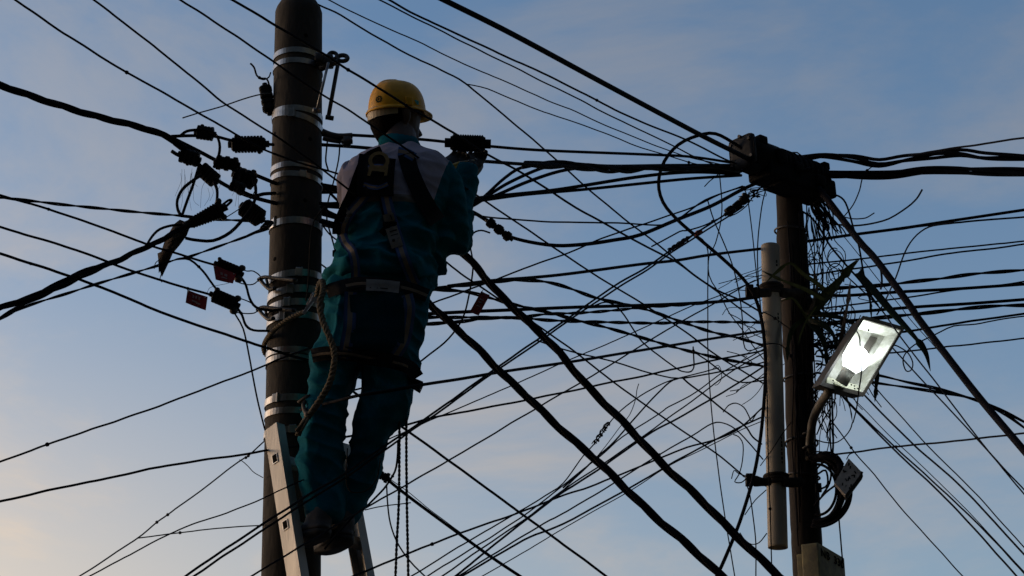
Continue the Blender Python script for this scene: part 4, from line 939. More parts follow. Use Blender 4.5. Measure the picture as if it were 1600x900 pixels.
cable(W, 'long wire under the ladder foot rising to the pipe, leftmost of the bottom fan', [(560, 897), (600, 880), (650, 860), (715, 835), (808, 802), (864, 780), (920, 761), (955, 747), (1017, 722), (1073, 699), (1123, 685), (1157, 668), (1194, 634)], 3.0, (5.4, 8.85), 'wire', GK, mb_extra=dots([.22]))
cable(W, 'bottom fan wire with the frayed knot, arching up to the pipe', [(644, 900), (724, 850), (805, 803), (852, 775), (880, 755), (911, 713), (930, 692), (958, 654), (992, 624), (1020, 607), (1049, 594), (1100, 581), (1123, 575)], 2.2, (5.4, 8.5), 'wire', GK)
cable(W, 'second wire of the bottom fan, bending sharply at mid span', [(668, 900), (749, 850), (818, 806), (874, 763), (939, 711), (973, 683), (1032, 645), (1045, 636), (1087, 613), (1127, 583), (1150, 570), (1194, 545)], 2.2, (5.5, 8.88), 'wire', GK)
cable(W, 'third wire of the bottom fan', [(690, 900), (768, 847), (824, 809), (880, 766), (945, 723), (1004, 682), (1051, 648), (1097, 615), (1140, 583), (1194, 551)], 2.4, (5.5, 8.88), 'wire', GK)
cable(W, 'thicker fourth wire of the bottom fan, straight up to the pipe', [(712, 900), (787, 840), (843, 796), (880, 769), (942, 729), (1011, 680), (1060, 653), (1111, 624), (1140, 607), (1194, 572)], 3.2, (5.5, 8.88), 'wire', GK)
cable(W, 'loose wire end standing up from the bottom fan at its middle', [(870, 775), (912, 735), (940, 705), (965, 672), (984, 648), (993, 624), (995, 610), (998, 600)], 1.4, (6.6, 7.1), 'wire', GK)
cable(W, 'wire leaving the fan steeply up to the small looped splice', [(880, 762), (930, 717), (960, 690), (986, 660), (1020, 622), (1046, 597), (1060, 591)], 2.8, (6.7, 7.7), 'wire', GK)
cable(W, 'slack wire from the heavy cable to the looped splice and the pipe', [(840, 532), (870, 543), (900, 551), (964, 567), (1020, 584), (1060, 591), (1113, 583), (1167, 573), (1194, 566)], 2.6, (6.3, 8.88), 'wire', GK)
cable(W, 'fifth bottom wire, arching over and dropping at the pipe', [(717, 900), (793, 852), (849, 819), (880, 802), (961, 754), (1014, 720), (1079, 682), (1112, 662), (1130, 661), (1150, 671), (1170, 692), (1192, 718)], 2.4, (5.5, 8.85), 'wire', GK)
cable(W, 'sixth bottom wire, thicker and straight', [(723, 900), (818, 844), (880, 818), (983, 763), (1036, 732), (1098, 698), (1148, 671), (1194, 650)], 3.0, (5.5, 8.88), 'wire', GK)
cable(W, 'lowest thin wire of the bottom fan', [(755, 900), (836, 853), (880, 826), (989, 764), (1042, 730), (1098, 702), (1150, 676), (1194, 657)], 1.6, (5.6, 8.88), 'wire', GK)
cable(W, 'wire from the lineman\'s right knee slanting down to the bottom edge', [(496, 570), (560, 618), (600, 648), (628, 667), (699, 718), (755, 759), (811, 800), (867, 841), (944, 898)], 4.0, (6.0, 6.6), 'wire')
cable('service_cable', 'thicker cable slanting down right from the black connector at the calf', [(600, 745), (640, 777), (720, 836), (770, 872), (812, 900)], 5.0, (5.95, 6.3), 'cable')
cable(W, 'hair-thin wire running alongside the thicker cable below the calf', [(604, 745), (642, 772), (680, 803), (720, 832)], 1.3, (5.95, 6.15), 'wire')
GL = 'heavy twisted cables sweeping to the bottom right'
cable('twisted_cable', 'left one of two heavy twisted cables sweeping from the hip to the bottom edge', [(497, 345), (560, 370), (630, 432), (667, 471), (707, 508), (747, 545), (784, 583), (827, 623), (880, 674), (936, 723), (983, 769), (1026, 810), (1073, 850), (1126, 899)], 14, (6.1, 5.6), 'cable', GL, twist=3, pitch=230)
cable('twisted_cable', 'right one of two heavy twisted cables sweeping from the elbow to the bottom edge', [(497, 290), (580, 310), (640, 340), (690, 370), (720, 393), (747, 420), (773, 452), (827, 505), (867, 543), (907, 591), (936, 622), (980, 666), (1036, 726), (1092, 778), (1148, 835), (1217, 900)], 14, (6.1, 5.6), 'cable', GL, twist=3, pitch=230)
GM = 'loose vertical wires left of the pale pipe'
cable(W, 'long thin wire hanging straight down at mid right to the bottom edge', [(1124, 268), (1128, 330), (1118, 380), (1108, 400), (1106, 440), (1106, 500), (1106, 545), (1110, 620), (1118, 700), (1130, 790), (1148, 900)], 1.9, (8.65, 8.5), 'wire', GM)
cable(W, 'thin wire kinking beside the hanging one and falling to the pipe', [(1084, 366), (1098, 374), (1106, 392), (1108, 430), (1125, 460), (1140, 490), (1160, 515), (1180, 545), (1193, 562)], 2.0, (8.4, 8.85), 'wire', GM)
cable(W, 'thin wire dropping from the spliced wires to a kink at the pipe', [(1106, 314), (1116, 345), (1133, 385), (1146, 420), (1156, 465), (1160, 500), (1161, 530), (1168, 548), (1193, 541)], 2.0, (8.5, 8.85), 'wire', GM)
cable(W, 'left one of two thin wires hanging from the closure to the pipe clamp', [(1160, 290), (1168, 310), (1176, 370), (1180, 410), (1184, 445), (1186, 462)], 1.8, (8.68, 8.66), 'wire', GM)
cable(W, 'right one of two thin wires hanging from the closure past the pipe', [(1196, 298), (1190, 325), (1184, 380), (1185, 440), (1192, 520), (1198, 600), (1200, 700), (1204, 820), (1206, 900)], 2.0, (8.66, 8.66), 'wire', GM)
cable(W, 'short free wire end left of the closure, hanging beneath the thick bundle', [(1101, 291), (1108, 284), (1116, 278), (1124, 272)], 1.8, (8.5, 8.6), 'wire', GM)
cable(W, 'thin spliced wire from the two-lobed splice past the red connector', [(1168, 308), (1150, 322), (1134, 335), (1110, 350), (1090, 362), (1066, 381), (1050, 390)], 2.4, (8.7, 8.3), 'wire', GM)
cable(W, 'short loose branch left of the red connector', [(1018, 385), (1040, 374), (1062, 362), (1075, 360), (1100, 352), (1120, 343)], 2.4, (8.2, 8.5), 'wire', GM)
cable(W, 'bowed wire below the splice back to the closure', [(1140, 338), (1152, 333), (1166, 322), (1176, 308), (1186, 296)], 1.8, (8.7, 8.72), 'wire', GM)
cable(W, 'wire with black plug end hooked upward near mid right', [(1083, 542), (1084, 560), (1084, 574), (1078, 581), (1068, 581), (1056, 575), (1030, 556), (1004, 535), (990, 515), (975, 492), (962, 478), (946, 472), (930, 477)], 2.4, (8.2, 7.4), 'wire', GM, mb_extra=dots([.0]))
cable(W, 'sagging wire from the twisted pair to the pipe at mid right', [(1085, 550), (1103, 562), (1120, 575), (1140, 590), (1160, 598), (1193, 594)], 2.4, (8.3, 8.85), 'wire', GM)
cable(W, 'small frayed curl of wire at mid right', [(1112, 578), (1122, 571), (1127, 580), (1127, 592), (1122, 600), (1117, 602)], 1.2, (8.5, 8.5), 'wire', GM)
cable(W, 'arched loose wire right of the vertical wire', [(1130, 644), (1138, 634), (1150, 630), (1162, 636), (1170, 650), (1174, 658), (1182, 646), (1194, 636)], 2.0, (8.5, 8.85), 'wire', GM)
cable(W, 'slanting wire from the looped splice down to the lower pipe', [(1066, 590), (1080, 602), (1108, 622), (1130, 640), (1150, 655), (1166, 668), (1176, 683), (1190, 694)], 2.8, (7.9, 8.85), 'wire', GM)
cable(W, 'curved wire hooking into the lower pipe clamp', [(1146, 679), (1154, 682), (1161, 695), (1160, 720), (1155, 740), (1148, 753), (1158, 754), (1166, 748)], 1.9, (8.6, 8.7), 'wire', GM)
cable(W, 'small tick of wire left of the lower pipe clamp', [(1143, 748), (1147, 735), (1154, 740), (1166, 744)], 1.6, (8.65, 8.7), 'wire', GM)
cable(W, 'wire dropping from the lower pipe clamp to the bottom edge', [(1166, 754), (1172, 775), (1177, 810), (1181, 850), (1181, 900)], 2.0, (8.7, 8.65), 'wire', GM)
cable(W, 'shallow slack wire curve below the lower pipe clamp', [(1156, 832), (1163, 842), (1174, 850), (1186, 848), (1198, 833)], 1.8, (8.7, 8.78), 'wire', GM)
cable(W, 'wire from behind the lower clamp across the pipe front', [(1164, 804), (1180, 782), (1197, 766)], 1.8, (8.6, 8.78), 'wire', GM)
cable(W, 'thin wire slanting over the pipe below the lamp height', [(1188, 728), (1205, 705), (1222, 678), (1236, 660)], 1.6, (8.7, 8.72), 'wire', GM)
cable(W, 'thin wire crossing the pipe front at mid height', [(1193, 488), (1206, 494), (1222, 505), (1240, 518)], 1.6, (8.7, 8.74), 'wire', GM)
cable(W, 'loose wire arching over the pipe lower down', [(1190, 540), (1206, 537), (1222, 540), (1236, 556), (1240, 580)], 1.8, (8.7, 8.74), 'wire', GM)
# --- frayed knot on the fan
kn = MB(); c0, c1 = P(930, 692, 7.0), P(951, 660, 7.1); s = mpp(c0)
for k in range(3):
    q = helix([c0.lerp(c1, i / 20) for i in range(21)], (2.2 + k * 0.8) * s, (9 + 4 * k) * s, k * 2)
    kn.tube(q, 0.8 * s, 5)
kn.tube([c0, c0 + Vector((-0.008, 0, 0.006)), c0 + Vector((-0.014, 0, -0.004))], 0.8 * s, 5)
tag(kn.build('frayed_knot', M['rubber']), 'frayed twisted knot on the bottom fan wire between the heavy twisted cables', 'knot')
kn = MB(); c0, c1 = P(1046, 392, 8.2), P(1076, 372, 8.35); s = mpp(c0)
for k in range(3):
    kn.tube(helix([c0.lerp(c1, i / 20) for i in range(21)], (2.0 + k) * s, (8 + 5 * k) * s, k * 2), 0.9 * s, 5)
tag(kn.build('wire_wrap', M['rubber']), 'wrapped wire windings left of the tiny red connector', 'knot')

# --- right span: from closure and pole to the right edge
GN = 'cables from the dark pole to the right edge'
cable('twisted_cable', 'topmost heavy twisted cable from the closure to the right edge', [(1250, 248), (1290, 243), (1333, 246), (1373, 254), (1413, 248), (1453, 244), (1500, 240), (1540, 245), (1600, 244)], 15, (9.0, 8.6), 'cable', GN, twist=3, pitch=330, loose=0.75)
cable('twisted_cable', 'second heavy twisted cable right of the closure, just below the topmost', [(1270, 271), (1330, 273), (1390, 272), (1440, 267), (1490, 267), (1540, 269), (1600, 269)], 15, (9.0, 8.6), 'cable', GN, twist=4, pitch=360, loose=0.5)
cable(W, 'thin wire rising from the topmost heavy cable to the right edge', [(1420, 243), (1460, 236), (1507, 229), (1600, 215)], 3.2, (8.6, 7.6), 'wire', GN)
cable('service_cable', 'thick upper cable from under the closure rising to the right edge', [(1255, 378), (1323, 368), (1407, 357), (1473, 347), (1540, 337), (1600, 328)], 4.8, (9.12, 9.5), 'cable', GN)
cable(W, 'thinner cable forking off below the thick upper right cable', [(1400, 359), (1453, 352), (1493, 348), (1540, 344), (1600, 339)], 3.0, (9.2, 9.5), 'wire', GN)
cable(W, 'upper of two thin parallel wires to the right edge', [(1260, 413), (1340, 405), (1440, 393), (1520, 385), (1600, 377)], 2.6, (9.12, 9.5), 'wire', GN)
cable(W, 'lower of two thin parallel wires to the right edge', [(1265, 429), (1283, 427), (1380, 413), (1473, 398), (1600, 382)], 2.8, (9.12, 9.5), 'wire', GN)
cable('twisted_cable', 'flat twisted pair to the right edge below the parallel thin wires', [(1265, 453), (1313, 450), (1387, 445), (1427, 440), (1473, 435), (1523, 428), (1600, 422)], 6.6, (9.12, 9.5), 'cable', GN, twist=2, pitch=150)
cable('service_cable', 'straight thick cable to the right edge above the lamp', [(1260, 458), (1313, 462), (1407, 456), (1500, 451), (1600, 444)], 5.0, (9.12, 9.5), 'cable', GN)
cable(W, 'thin wire closing in on the straight thick cable at the right', [(1280, 482), (1323, 477), (1427, 463), (1480, 455), (1550, 447), (1600, 440)], 2.6, (9.12, 9.5), 'wire', GN)
cable('service_cable', 'cable to the right edge just above the lamp\'s top corner', [(1265, 492), (1340, 487), (1426, 480), (1520, 474), (1600, 468)], 5.0, (9.12, 9.5), 'cable', GN)
cable('twisted_cable', 'twisted pair to the right edge level with the lamp\'s top corner', [(1265, 510), (1340, 500), (1400, 494), (1440, 490), (1484, 485), (1520, 481), (1560, 478), (1600, 477)], 7, (9.12, 9.5), 'cable', GN, twist=2, pitch=170)
cable('service_cable', 'straight wire to the right edge right of the lamp\'s upper edge', [(1275, 538), (1350, 527), (1422, 517), (1480, 507), (1540, 498), (1600, 490)], 3.6, (9.2, 9.5), 'wire', GN)
cable(W, 'wavy wire right of the lamp ending in a hanging loop', [(1600, 494), (1560, 500), (1524, 507), (1490, 510), (1461, 523), (1429, 539), (1414, 554), (1411, 566), (1416, 579), (1424, 578), (1426, 566), (1419, 551), (1407, 543), (1395, 539), (1370, 540)], 2.2, (9.5, 9.1), 'wire', GN)
cable(W, 'lone thin wire passing behind the lamp\'s right side to the edge', [(1290, 562), (1395, 551), (1461, 544), (1527, 537), (1600, 529)], 2.6, (9.2, 9.5), 'wire', GN)
cable('droop_cable', 'upper of two cables drooping from behind the lamp to the right edge', [(1275, 568), (1330, 578), (1380, 588), (1417, 597), (1468, 608), (1527, 625), (1546, 633), (1571, 644), (1600, 659)], 5.6, (9.1, 9.3), 'cable', GN, twist=2, pitch=230)
cable('droop_cable', 'lower of two cables drooping from behind the lamp to the right edge', [(1275, 582), (1330, 592), (1380, 600), (1429, 607), (1473, 614), (1510, 621), (1546, 634), (1575, 650), (1600, 668)], 5.6, (9.05, 9.3), 'cable', GN, twist=2, pitch=230)
cable('guy_cable', 'thick black cable slanting steeply from the closure to the lower right edge', [(1270, 285), (1289, 307), (1342, 376), (1369, 406), (1422, 478), (1436, 499), (1500, 583), (1539, 632), (1600, 704)], 11.5, (8.95, 7.2), 'cable', sides=10)
cable(W, 'hair-thin wire running just left of the thick slanting cable', [(1300, 350), (1329, 382), (1378, 444), (1407, 479), (1421, 498), (1461, 542), (1527, 622)], 1.4, (8.9, 7.9), 'wire')
cable(W, 'short cable curving beside the thick slanting cable\'s upper part', [(1345, 378), (1360, 392), (1371, 406), (1376, 420), (1378, 440), (1376, 452)], 3.4, (8.6, 8.6), 'cable')
GO = 'wires slanting down right from the lamp'
cable(W, 'left one of the close wire pair slanting from the lamp to the bottom right', [(1296, 598), (1313, 616), (1392, 698), (1469, 770), (1535, 840), (1588, 900)], 3.0, (9.0, 7.6), 'wire', GO)
cable(W, 'right one of the close wire pair slanting from the lamp to the bottom right', [(1300, 599), (1330, 632), (1402, 702), (1504, 795), (1560, 852), (1604, 900)], 3.0, (9.0, 7.6), 'wire', GO)
cable(W, 'hair-thin wire between the close pair and the next slanting wire', [(1322, 610), (1331, 620), (1392, 683), (1430, 718), (1504, 790), (1600, 893)], 1.6, (9.0, 7.6), 'wire', GO)
cable(W, 'slanting wire from the lamp\'s lower corner to the right edge', [(1335, 602), (1349, 616), (1428, 695), (1504, 763), (1600, 866)], 3.0, (9.0, 7.6), 'wire', GO)
cable(W, 'thin slanting wire just above the lamp-corner wire', [(1345, 582), (1361, 598), (1448, 695), (1525, 772), (1600, 855)], 2.0, (9.0, 7.6), 'wire', GO)
cable(W, 'left one of two wires crossing the drooping cables and meeting low right', [(1385, 532), (1397, 546), (1444, 598), (1478, 634), (1524, 683), (1556, 719), (1600, 772)], 2.4, (8.8, 7.6), 'wire', GO)
cable(W, 'right one of two wires crossing the drooping cables and meeting low right', [(1310, 420), (1370, 476), (1409, 529), (1468, 605), (1527, 683), (1556, 718), (1600, 765)], 2.6, (9.0, 7.65), 'wire', GO)
cable(W, 'wavy lone wire falling from the splitter box to the bottom edge', [(1272, 626), (1305, 665), (1336, 708), (1366, 741), (1402, 787), (1453, 844), (1504, 900)], 2.2, (9.0, 8.0), 'wire', GO)
cable(W, 'level wire from above the splitter box to the right edge', [(1276, 713), (1303, 710), (1340, 706), (1400, 698), (1500, 688), (1600, 677)], 3.0, (9.0, 7.7), 'wire', GO)
cable(W, 'short lead bent over from the level wire into the splitter box', [(1350, 705), (1335, 707), (1327, 710), (1323, 718)], 1.8, (8.75, 8.72), 'wire')
cable(W, 'thin wire hanging from the coil down to the concrete block', [(1311, 812), (1313, 835), (1315, 860), (1317, 880)], 2.4, (8.8, 8.9), 'wire')
GP = 'free wire ends right of the closure'
cable(W, 'long free wire end curving up right of the closure', [(1300, 350), (1333, 353), (1360, 350), (1389, 342), (1418, 324), (1432, 311), (1441, 296)], 3.0, (8.9, 8.5), 'wire', GP)
cable(W, 'thin wire curving up from the closure foot through the heavy cables', [(1318, 339), (1333, 320), (1343, 297), (1347, 280), (1355, 267), (1367, 257)], 2.0, (8.9, 8.6), 'wire', GP)
cable(W, 'short free wire end under the long curving one', [(1316, 338), (1330, 342), (1344, 342), (1356, 339), (1366, 333)], 2.0, (8.9, 8.7), 'wire', GP)
cable(W, 'wire branching down from the thick upper right cable towards the lamp', [(1493, 348), (1465, 351), (1445, 358), (1427, 373), (1413, 397), (1400, 433), (1383, 470), (1370, 492)], 2.6, (8.1, 8.7), 'wire', GP)
cable(W, 'wire looping out of the closure foot and dropping behind the leaves', [(1272, 318), (1285, 309), (1305, 305), (1318, 312), (1326, 330), (1333, 355), (1342, 385), (1348, 420), (1354, 450), (1362, 480)], 3.0, (8.9, 8.8), 'wire', GP)
cable(W, 'slanting wire from the pole foot of the closure down through the leaves', [(1253, 330), (1268, 340), (1284, 362), (1298, 385), (1320, 412), (1345, 440), (1372, 478)], 3.2, (9.0, 8.9), 'wire', GP)
GQ = 'wires hanging beside the lamp arm'
cable(W, 'left one of two straight wires hanging from the lamp foot', [(1296, 600), (1297, 640), (1297, 680), (1299, 708)], 2.6, (8.8, 8.8), 'wire', GQ)
cable(W, 'right one of two straight wires hanging from the lamp foot', [(1299, 600), (1301, 650), (1302, 690), (1301, 710)], 3.2, (8.8, 8.8), 'wire', GQ)
cable(W, 'slack loop of wire under the lamp back to the arm', [(1332, 660), (1328, 672), (1318, 684), (1304, 692), (1290, 692), (1276, 687)], 2.0, (8.6, 8.85), 'wire', GQ)
cable(W, 'thin wire slanting from the lamp arm clip up to the hanging wires', [(1276, 680), (1286, 658), (1296, 640), (1306, 622)], 2.2, (8.85, 8.8), 'wire', GQ)

# --- ropes and wires round the worker's feet
def braided(name, label, pts, w, Y, mat_, cat='rope', lay=10, strands=2):
    e = thing(name, label, cat); p3 = path3(pts, Y, 6); s = sum(mpp(p) for p in p3) / len(p3)
    if off(pts[-1]): p3 = run_on(p3, True, 2.8)
    e.location = p3[0]
    for k in range(strands):
        m = MB(); m.tube([q - p3[0] for q in helix(p3, w * s * 0.17, w * s * 2.8, 2 * math.pi * k / strands)], w * s * 0.30, 7); m.build('strand', mat_, e)
    return e
braided('hand_line', 'left one of two dark hand lines hanging beside the lineman\'s legs', [(623, 600), (624, 660), (624, 720), (623, 790), (620, 848), (618, 900)], 5.0, (5.7, 5.7), M['rope_dark'])
braided('hand_line', 'right one of two dark hand lines hanging beside the lineman\'s legs', [(634, 604), (635, 660), (635, 720), (636, 800), (637, 850), (638, 900)], 5.0, (5.72, 5.72), M['rope_dark'])
GR = 'slack wires round the lineman\'s lower legs'
cable(W, 'slack wire curving down from the hand lines behind the calf', [(622, 690), (621, 715), (617, 737), (604, 758), (590, 774), (571, 793), (560, 803)], 3.6, (5.95, 5.95), 'wire', GR)
cable(W, 'thin pale loop of wire drooping across the lineman\'s right calf', [(543, 700), (541, 749), (545, 764), (553, 770), (570, 768), (585, 755), (592, 735), (594, 715)], 2.0, (5.5, 5.55), 'wire', GR, mat=M['rubber_worn'])
cable(W, 'short wire stub pointing down left below the lineman\'s right boot', [(572, 793), (554, 805), (540, 820), (525, 836), (507, 858)], 3.4, (5.6, 5.55), 'wire', GR)
cable(W, 'slack thin wire falling from the calf connector to the bottom edge', [(604, 757), (606, 790), (610, 818), (620, 846), (640, 876), (664, 900)], 2.6, (5.95, 6.0), 'wire', GR)
cable(W, 'thin wire stretched level behind the hand lines', [(570, 797), (600, 791), (642, 785)], 1.8, (6.0, 6.0), 'wire', GR)

# --- fine tangle on the dark pole: nobody could count these
tg = MB(); random.seed(23)
s = mpp(P(1290, 480, 8.9))
def curl(x0, y0, x1, y1, sway, wd, ya, yb):
    n = 4; pts = []
    for i in range(n + 1):
        f = i / n
        e = sway * math.sin(math.pi * f)
        pts.append((x0 + (x1 - x0) * f + e * random.uniform(0.3, 1.0) * random.choice((1, 1, -1)), y0 + (y1 - y0) * f + e * random.uniform(-0.5, 0.5), ya + (yb - ya) * f + 0.03 * random.uniform(-1, 1)))
    tg.tube(path3(pts, (8.8, 8.8), 7), wd * s / 2, 5)
for k in range(17):                                    # drop wires hanging from the closure's underside
    x0 = random.uniform(1255, 1300); curl(x0, random.uniform(312, 340), x0 + random.uniform(-30, 30), random.uniform(400, 560), random.uniform(4, 16), random.uniform(1.2, 2.2), 8.95, 9.05)
for k in range(40):
    x0 = random.uniform(1255, 1345); y0 = random.uniform(440, 600); curl(x0, y0, x0 + random.uniform(-45, 45), y0 + random.uniform(10, 80), random.uniform(6, 20), random.uniform(1.1, 2.0), 8.98, 9.1)
for k in range(34):                                    # loops
    cx_, cy_ = random.uniform(1262, 1330), random.uniform(400, 570); rr = random.uniform(8, 24); a0 = random.uniform(0, 6)
    tg.tube(path3([(cx_ + rr * math.cos(a0 + t_ * 0.5) * 0.7, cy_ + rr * math.sin(a0 + t_ * 0.5), 9.0) for t_ in range(11)], (9, 9), 7), random.uniform(0.6, 1.0) * s, 5)
for k in range(28):                                    # bunch under the closure's right foot
    x0 = random.uniform(1262, 1292); curl(x0, random.uniform(310, 322), x0 + random.uniform(14, 34), random.uniform(348, 380), random.uniform(2, 7), random.uniform(1.5, 3.0), 8.92, 8.95)
for k in range(14):                                    # strands taped along the pole
    x0 = random.uniform(1228, 1262); curl(x0, random.uniform(330, 560), x0 + random.uniform(6, 20), random.uniform(620, 900), random.uniform(1, 6), random.uniform(1.5, 3.0), 8.90, 8.90)
for k in range(14):                                    # cluster left of the closure
    curl(random.uniform(1150, 1185), random.uniform(290, 315), random.uniform(1170, 1210), random.uniform(285, 310), random.uniform(3, 12), random.uniform(1.2, 2.0), 8.7, 8.72)
for k in range(28):                                    # knots behind the lamp and leaves
    x0 = random.uniform(1262, 1310); y0 = random.uniform(480, 560); curl(x0, y0, x0 + random.uniform(-25, 35), y0 + random.uniform(-30, 40), random.uniform(6, 18), random.uniform(1.8, 3.2), 8.95, 9.0)
for k in range(14):                                     # ends between lamp arm and pole
    x0 = random.uniform(1262, 1300); curl(x0, random.uniform(595, 620), x0 + random.uniform(-20, 20), random.uniform(650, 715), random.uniform(3, 12), random.uniform(1.1, 1.8), 8.85, 8.85)
for k in range(16):                                     # stray ends left of the pipe
    y0 = random.uniform(430, 640); curl(random.uniform(1120, 1165), y0, 1194, y0 + random.uniform(-40, 40), random.uniform(3, 14), random.uniform(1.0, 1.6), 8.7, 8.85)
o = tg.build('wire_tangle', M['rubber']); o['kind'] = 'stuff'
tag(o, 'tangle of fine loose wires round the dark pole behind the leaves and lamp', 'wires')
# hanging threads and cobweb under the clamps
th = MB()
for k in range(26):
    x0 = random.choice((286, 296, 300, 325, 338, 372, 400)) + random.uniform(-5, 5); y0 = random.uniform(248, 300)
    p = path3([(x0, y0, 5.7), (x0 + random.uniform(-5, 5), y0 + random.uniform(8, 20), 5.7), (x0 + random.uniform(-9, 9), y0 + random.uniform(22, 42), 5.7)], (5.7, 5.7), 6)
    th.tube(p, 0.25 * mpp(p[0]), 4)
o = th.build('hanging_threads', M['rag']); o['kind'] = 'stuff'
tag(o, 'fine dusty threads hanging from the clamp cluster left of the pole', 'threads')

# ------------------------------------------------------------------ the lineman
man = thing('person', 'worker in teal uniform, yellow helmet and harness standing on the ladder, back turned', 'person')
YM = 5.72
FEET = P(510, 845, 5.70); man.location = FEET
def ring(c, side, depth, ra, rb, n=24, p=0.9):
    out = []
    for k in range(n):
        a = 2 * math.pi * k / n; cs, sn = math.cos(a), math.sin(a)
        out.append(c + side * (math.copysign(abs(cs) ** p, cs) * ra) + depth * (math.copysign(abs(sn) ** p, sn) * rb))
    return out
def loft(secs, n=24, p=0.9):             # secs: (centre, side radius, depth radius[, side dir]) -> closed mesh
    vs, fs = [], []
    m_ = len(secs)
    for i, s_ in enumerate(secs):
        c, ra, rb = s_[:3]
        if len(s_) > 3: sd, dp = s_[3], s_[4]
        else:
            t = (secs[min(i + 1, m_ - 1)][0] - secs[max(i - 1, 0)][0]).normalized()
            sd = (X3 - t * X3.dot(t)); sd = sd.normalized() if sd.length > 0.2 else t.orthogonal().normalized()
            dp = t.cross(sd).normalized()
        vs += ring(c, sd, dp, ra, rb, n, p)
    for i in range(m_ - 1):
        for k in range(n):
            fs.append((i * n + k, i * n + (k + 1) % n, (i + 1) * n + (k + 1) % n, (i + 1) * n + k))
    fs.append(tuple(range(n - 1, -1, -1))); fs.append(tuple((m_ - 1) * n + k for k in range(n)))
    return vs, fs
def rows(rs):                            # (py, left px, right px, half depth m, Y) -> sections, rings level
    out = []
    for (py, xl, xr, dm, Y) in rs:
        c = P((xl + xr) / 2, py, Y)
        out.append((c, (xr - xl) / 2 * mpp(c), dm, X3, Y3))
    return out
def limb(rs):                            # (px, py, Y, radius px[, flat])
    out = []
    for r_ in rs:
        c = P(*r_[:3]); out.append((c, r_[3] * mpp(c), r_[3] * mpp(c) * (r_[4] if len(r_) > 4 else 1.0)))
    return out
def fuse(name, pieces, voxel, smooth=3):
    """join closed lofts into one continuous skin"""
    vs, fs = [], []
    for v, f in pieces:
        k = len(vs); vs += v; fs += [tuple(i + k for i in q) for q in f]
    me = bpy.data.meshes.new(name + '_src'); me.from_pydata([tuple(v) for v in vs], [], fs)
    bm = bmesh.new(); bm.from_mesh(me); bmesh.ops.recalc_face_normals(bm, faces=bm.faces[:]); bm.to_mesh(me); bm.free()
    o = bpy.data.objects.new(name + '_src', me); C.objects.link(o)
    md = o.modifiers.new('remesh', 'REMESH'); md.mode = 'VOXEL'; md.voxel_size = voxel
    bpy.context.view_layer.update()
    out = bpy.data.meshes.new_from_object(o.evaluated_get(bpy.context.evaluated_depsgraph_get()))
    bpy.data.objects.remove(o)
    bm = bmesh.new(); bm.from_mesh(out)
    for _ in range(smooth): bmesh.ops.smooth_vert(bm, verts=bm.verts[:], factor=0.5, use_axis_x=True, use_axis_y=True, use_axis_z=True)
    bm.normal_update()
    return bm
def folds(bm, fn):
    mv = [(v, v.normal.copy() * fn(v.co)) for v in bm.verts]
    for v, d in mv: v.co += d
    bm.normal_update()
def finish(bm, name, mat_, parent, world=True):
    me = bpy.data.meshes.new(name); bm.to_mesh(me); bm.free()
    me.polygons.foreach_set('use_smooth', [True] * len(me.polygons)); me.materials.append(M[mat_])
    if world:
        me.transform(Matrix.Translation(-FEET))
    o = bpy.data.objects.new(name, me); C.objects.link(o); o.parent = parent
    return o
def child(name, mb, mat_, parent, smooth=True, mats=None):    # mb in world space
    for v in mb.v: v -= FEET
    return mb.build(name, M[mat_] if mat_ else None, parent, smooth, mats)
def warp(p, f): return noise.noise(p * f)

# --- clothes
torso_rows = [(232, 598, 656, .050, 5.76), (240, 580, 672, .068, 5.76), (248, 560, 692, .085, 5.75), (258, 545, 700, .098, 5.74), (272, 537, 704, .108, 5.73), (292, 534, 703, .115, 5.72), (315, 534, 697, .118, 5.72),
              (345, 533, 688, .118, 5.72), (380, 531, 680, .120, 5.715), (405, 526, 677, .126, 5.71), (425, 516, 678, .134, 5.70), (437, 511, 677, .132, 5.70), (446, 515, 674, .120, 5.70)]
torso = loft(rows(torso_rows), 32, 0.82)
l_arm = loft(limb([(556, 262, 5.74, 22), (552, 280, 5.78, 26), (553, 305, 5.84, 25), (560, 330, 5.90, 23), (580, 345, 5.97, 21), (620, 320, 6.02, 19), (660, 285, 6.03, 17), (684, 266, 6.02, 16), (697, 259, 6.02, 14)]), 18)
r_arm = loft(limb([(684, 262, 5.74, 22), (694, 285, 5.75, 27), (700, 315, 5.77, 29), (703, 350, 5.80, 29), (704, 378, 5.83, 27), (711, 372, 5.88, 26), (716, 345, 5.93, 23), (719, 318, 5.97, 20), (726, 292, 6.0, 20), (728, 276, 6.01, 19), (730, 265, 6.02, 17), (731, 260, 6.02, 15)]), 20)
r_flap = loft(rows([(340, 672, 708, .07, 5.80), (380, 668, 712, .08, 5.81), (405, 668, 698, .07, 5.80), (417, 672, 690, .05, 5.79)]), 16)
r_hem = loft(rows([(430, 640, 678, .09, 5.72), (450, 648, 678, .085, 5.72), (464, 655, 674, .07, 5.72), (474, 662, 669, .04, 5.72)]), 16)
bm = fuse('shirt', [torso, l_arm, r_arm, r_flap, r_hem], 0.0050, 4)
def crease(v, w=2.4): return max(0.0, 1 - w * abs(noise.noise(v))) ** 1.6
zw, zy = P(600, 430, 5.6).z, P(600, 308, 5.6).z
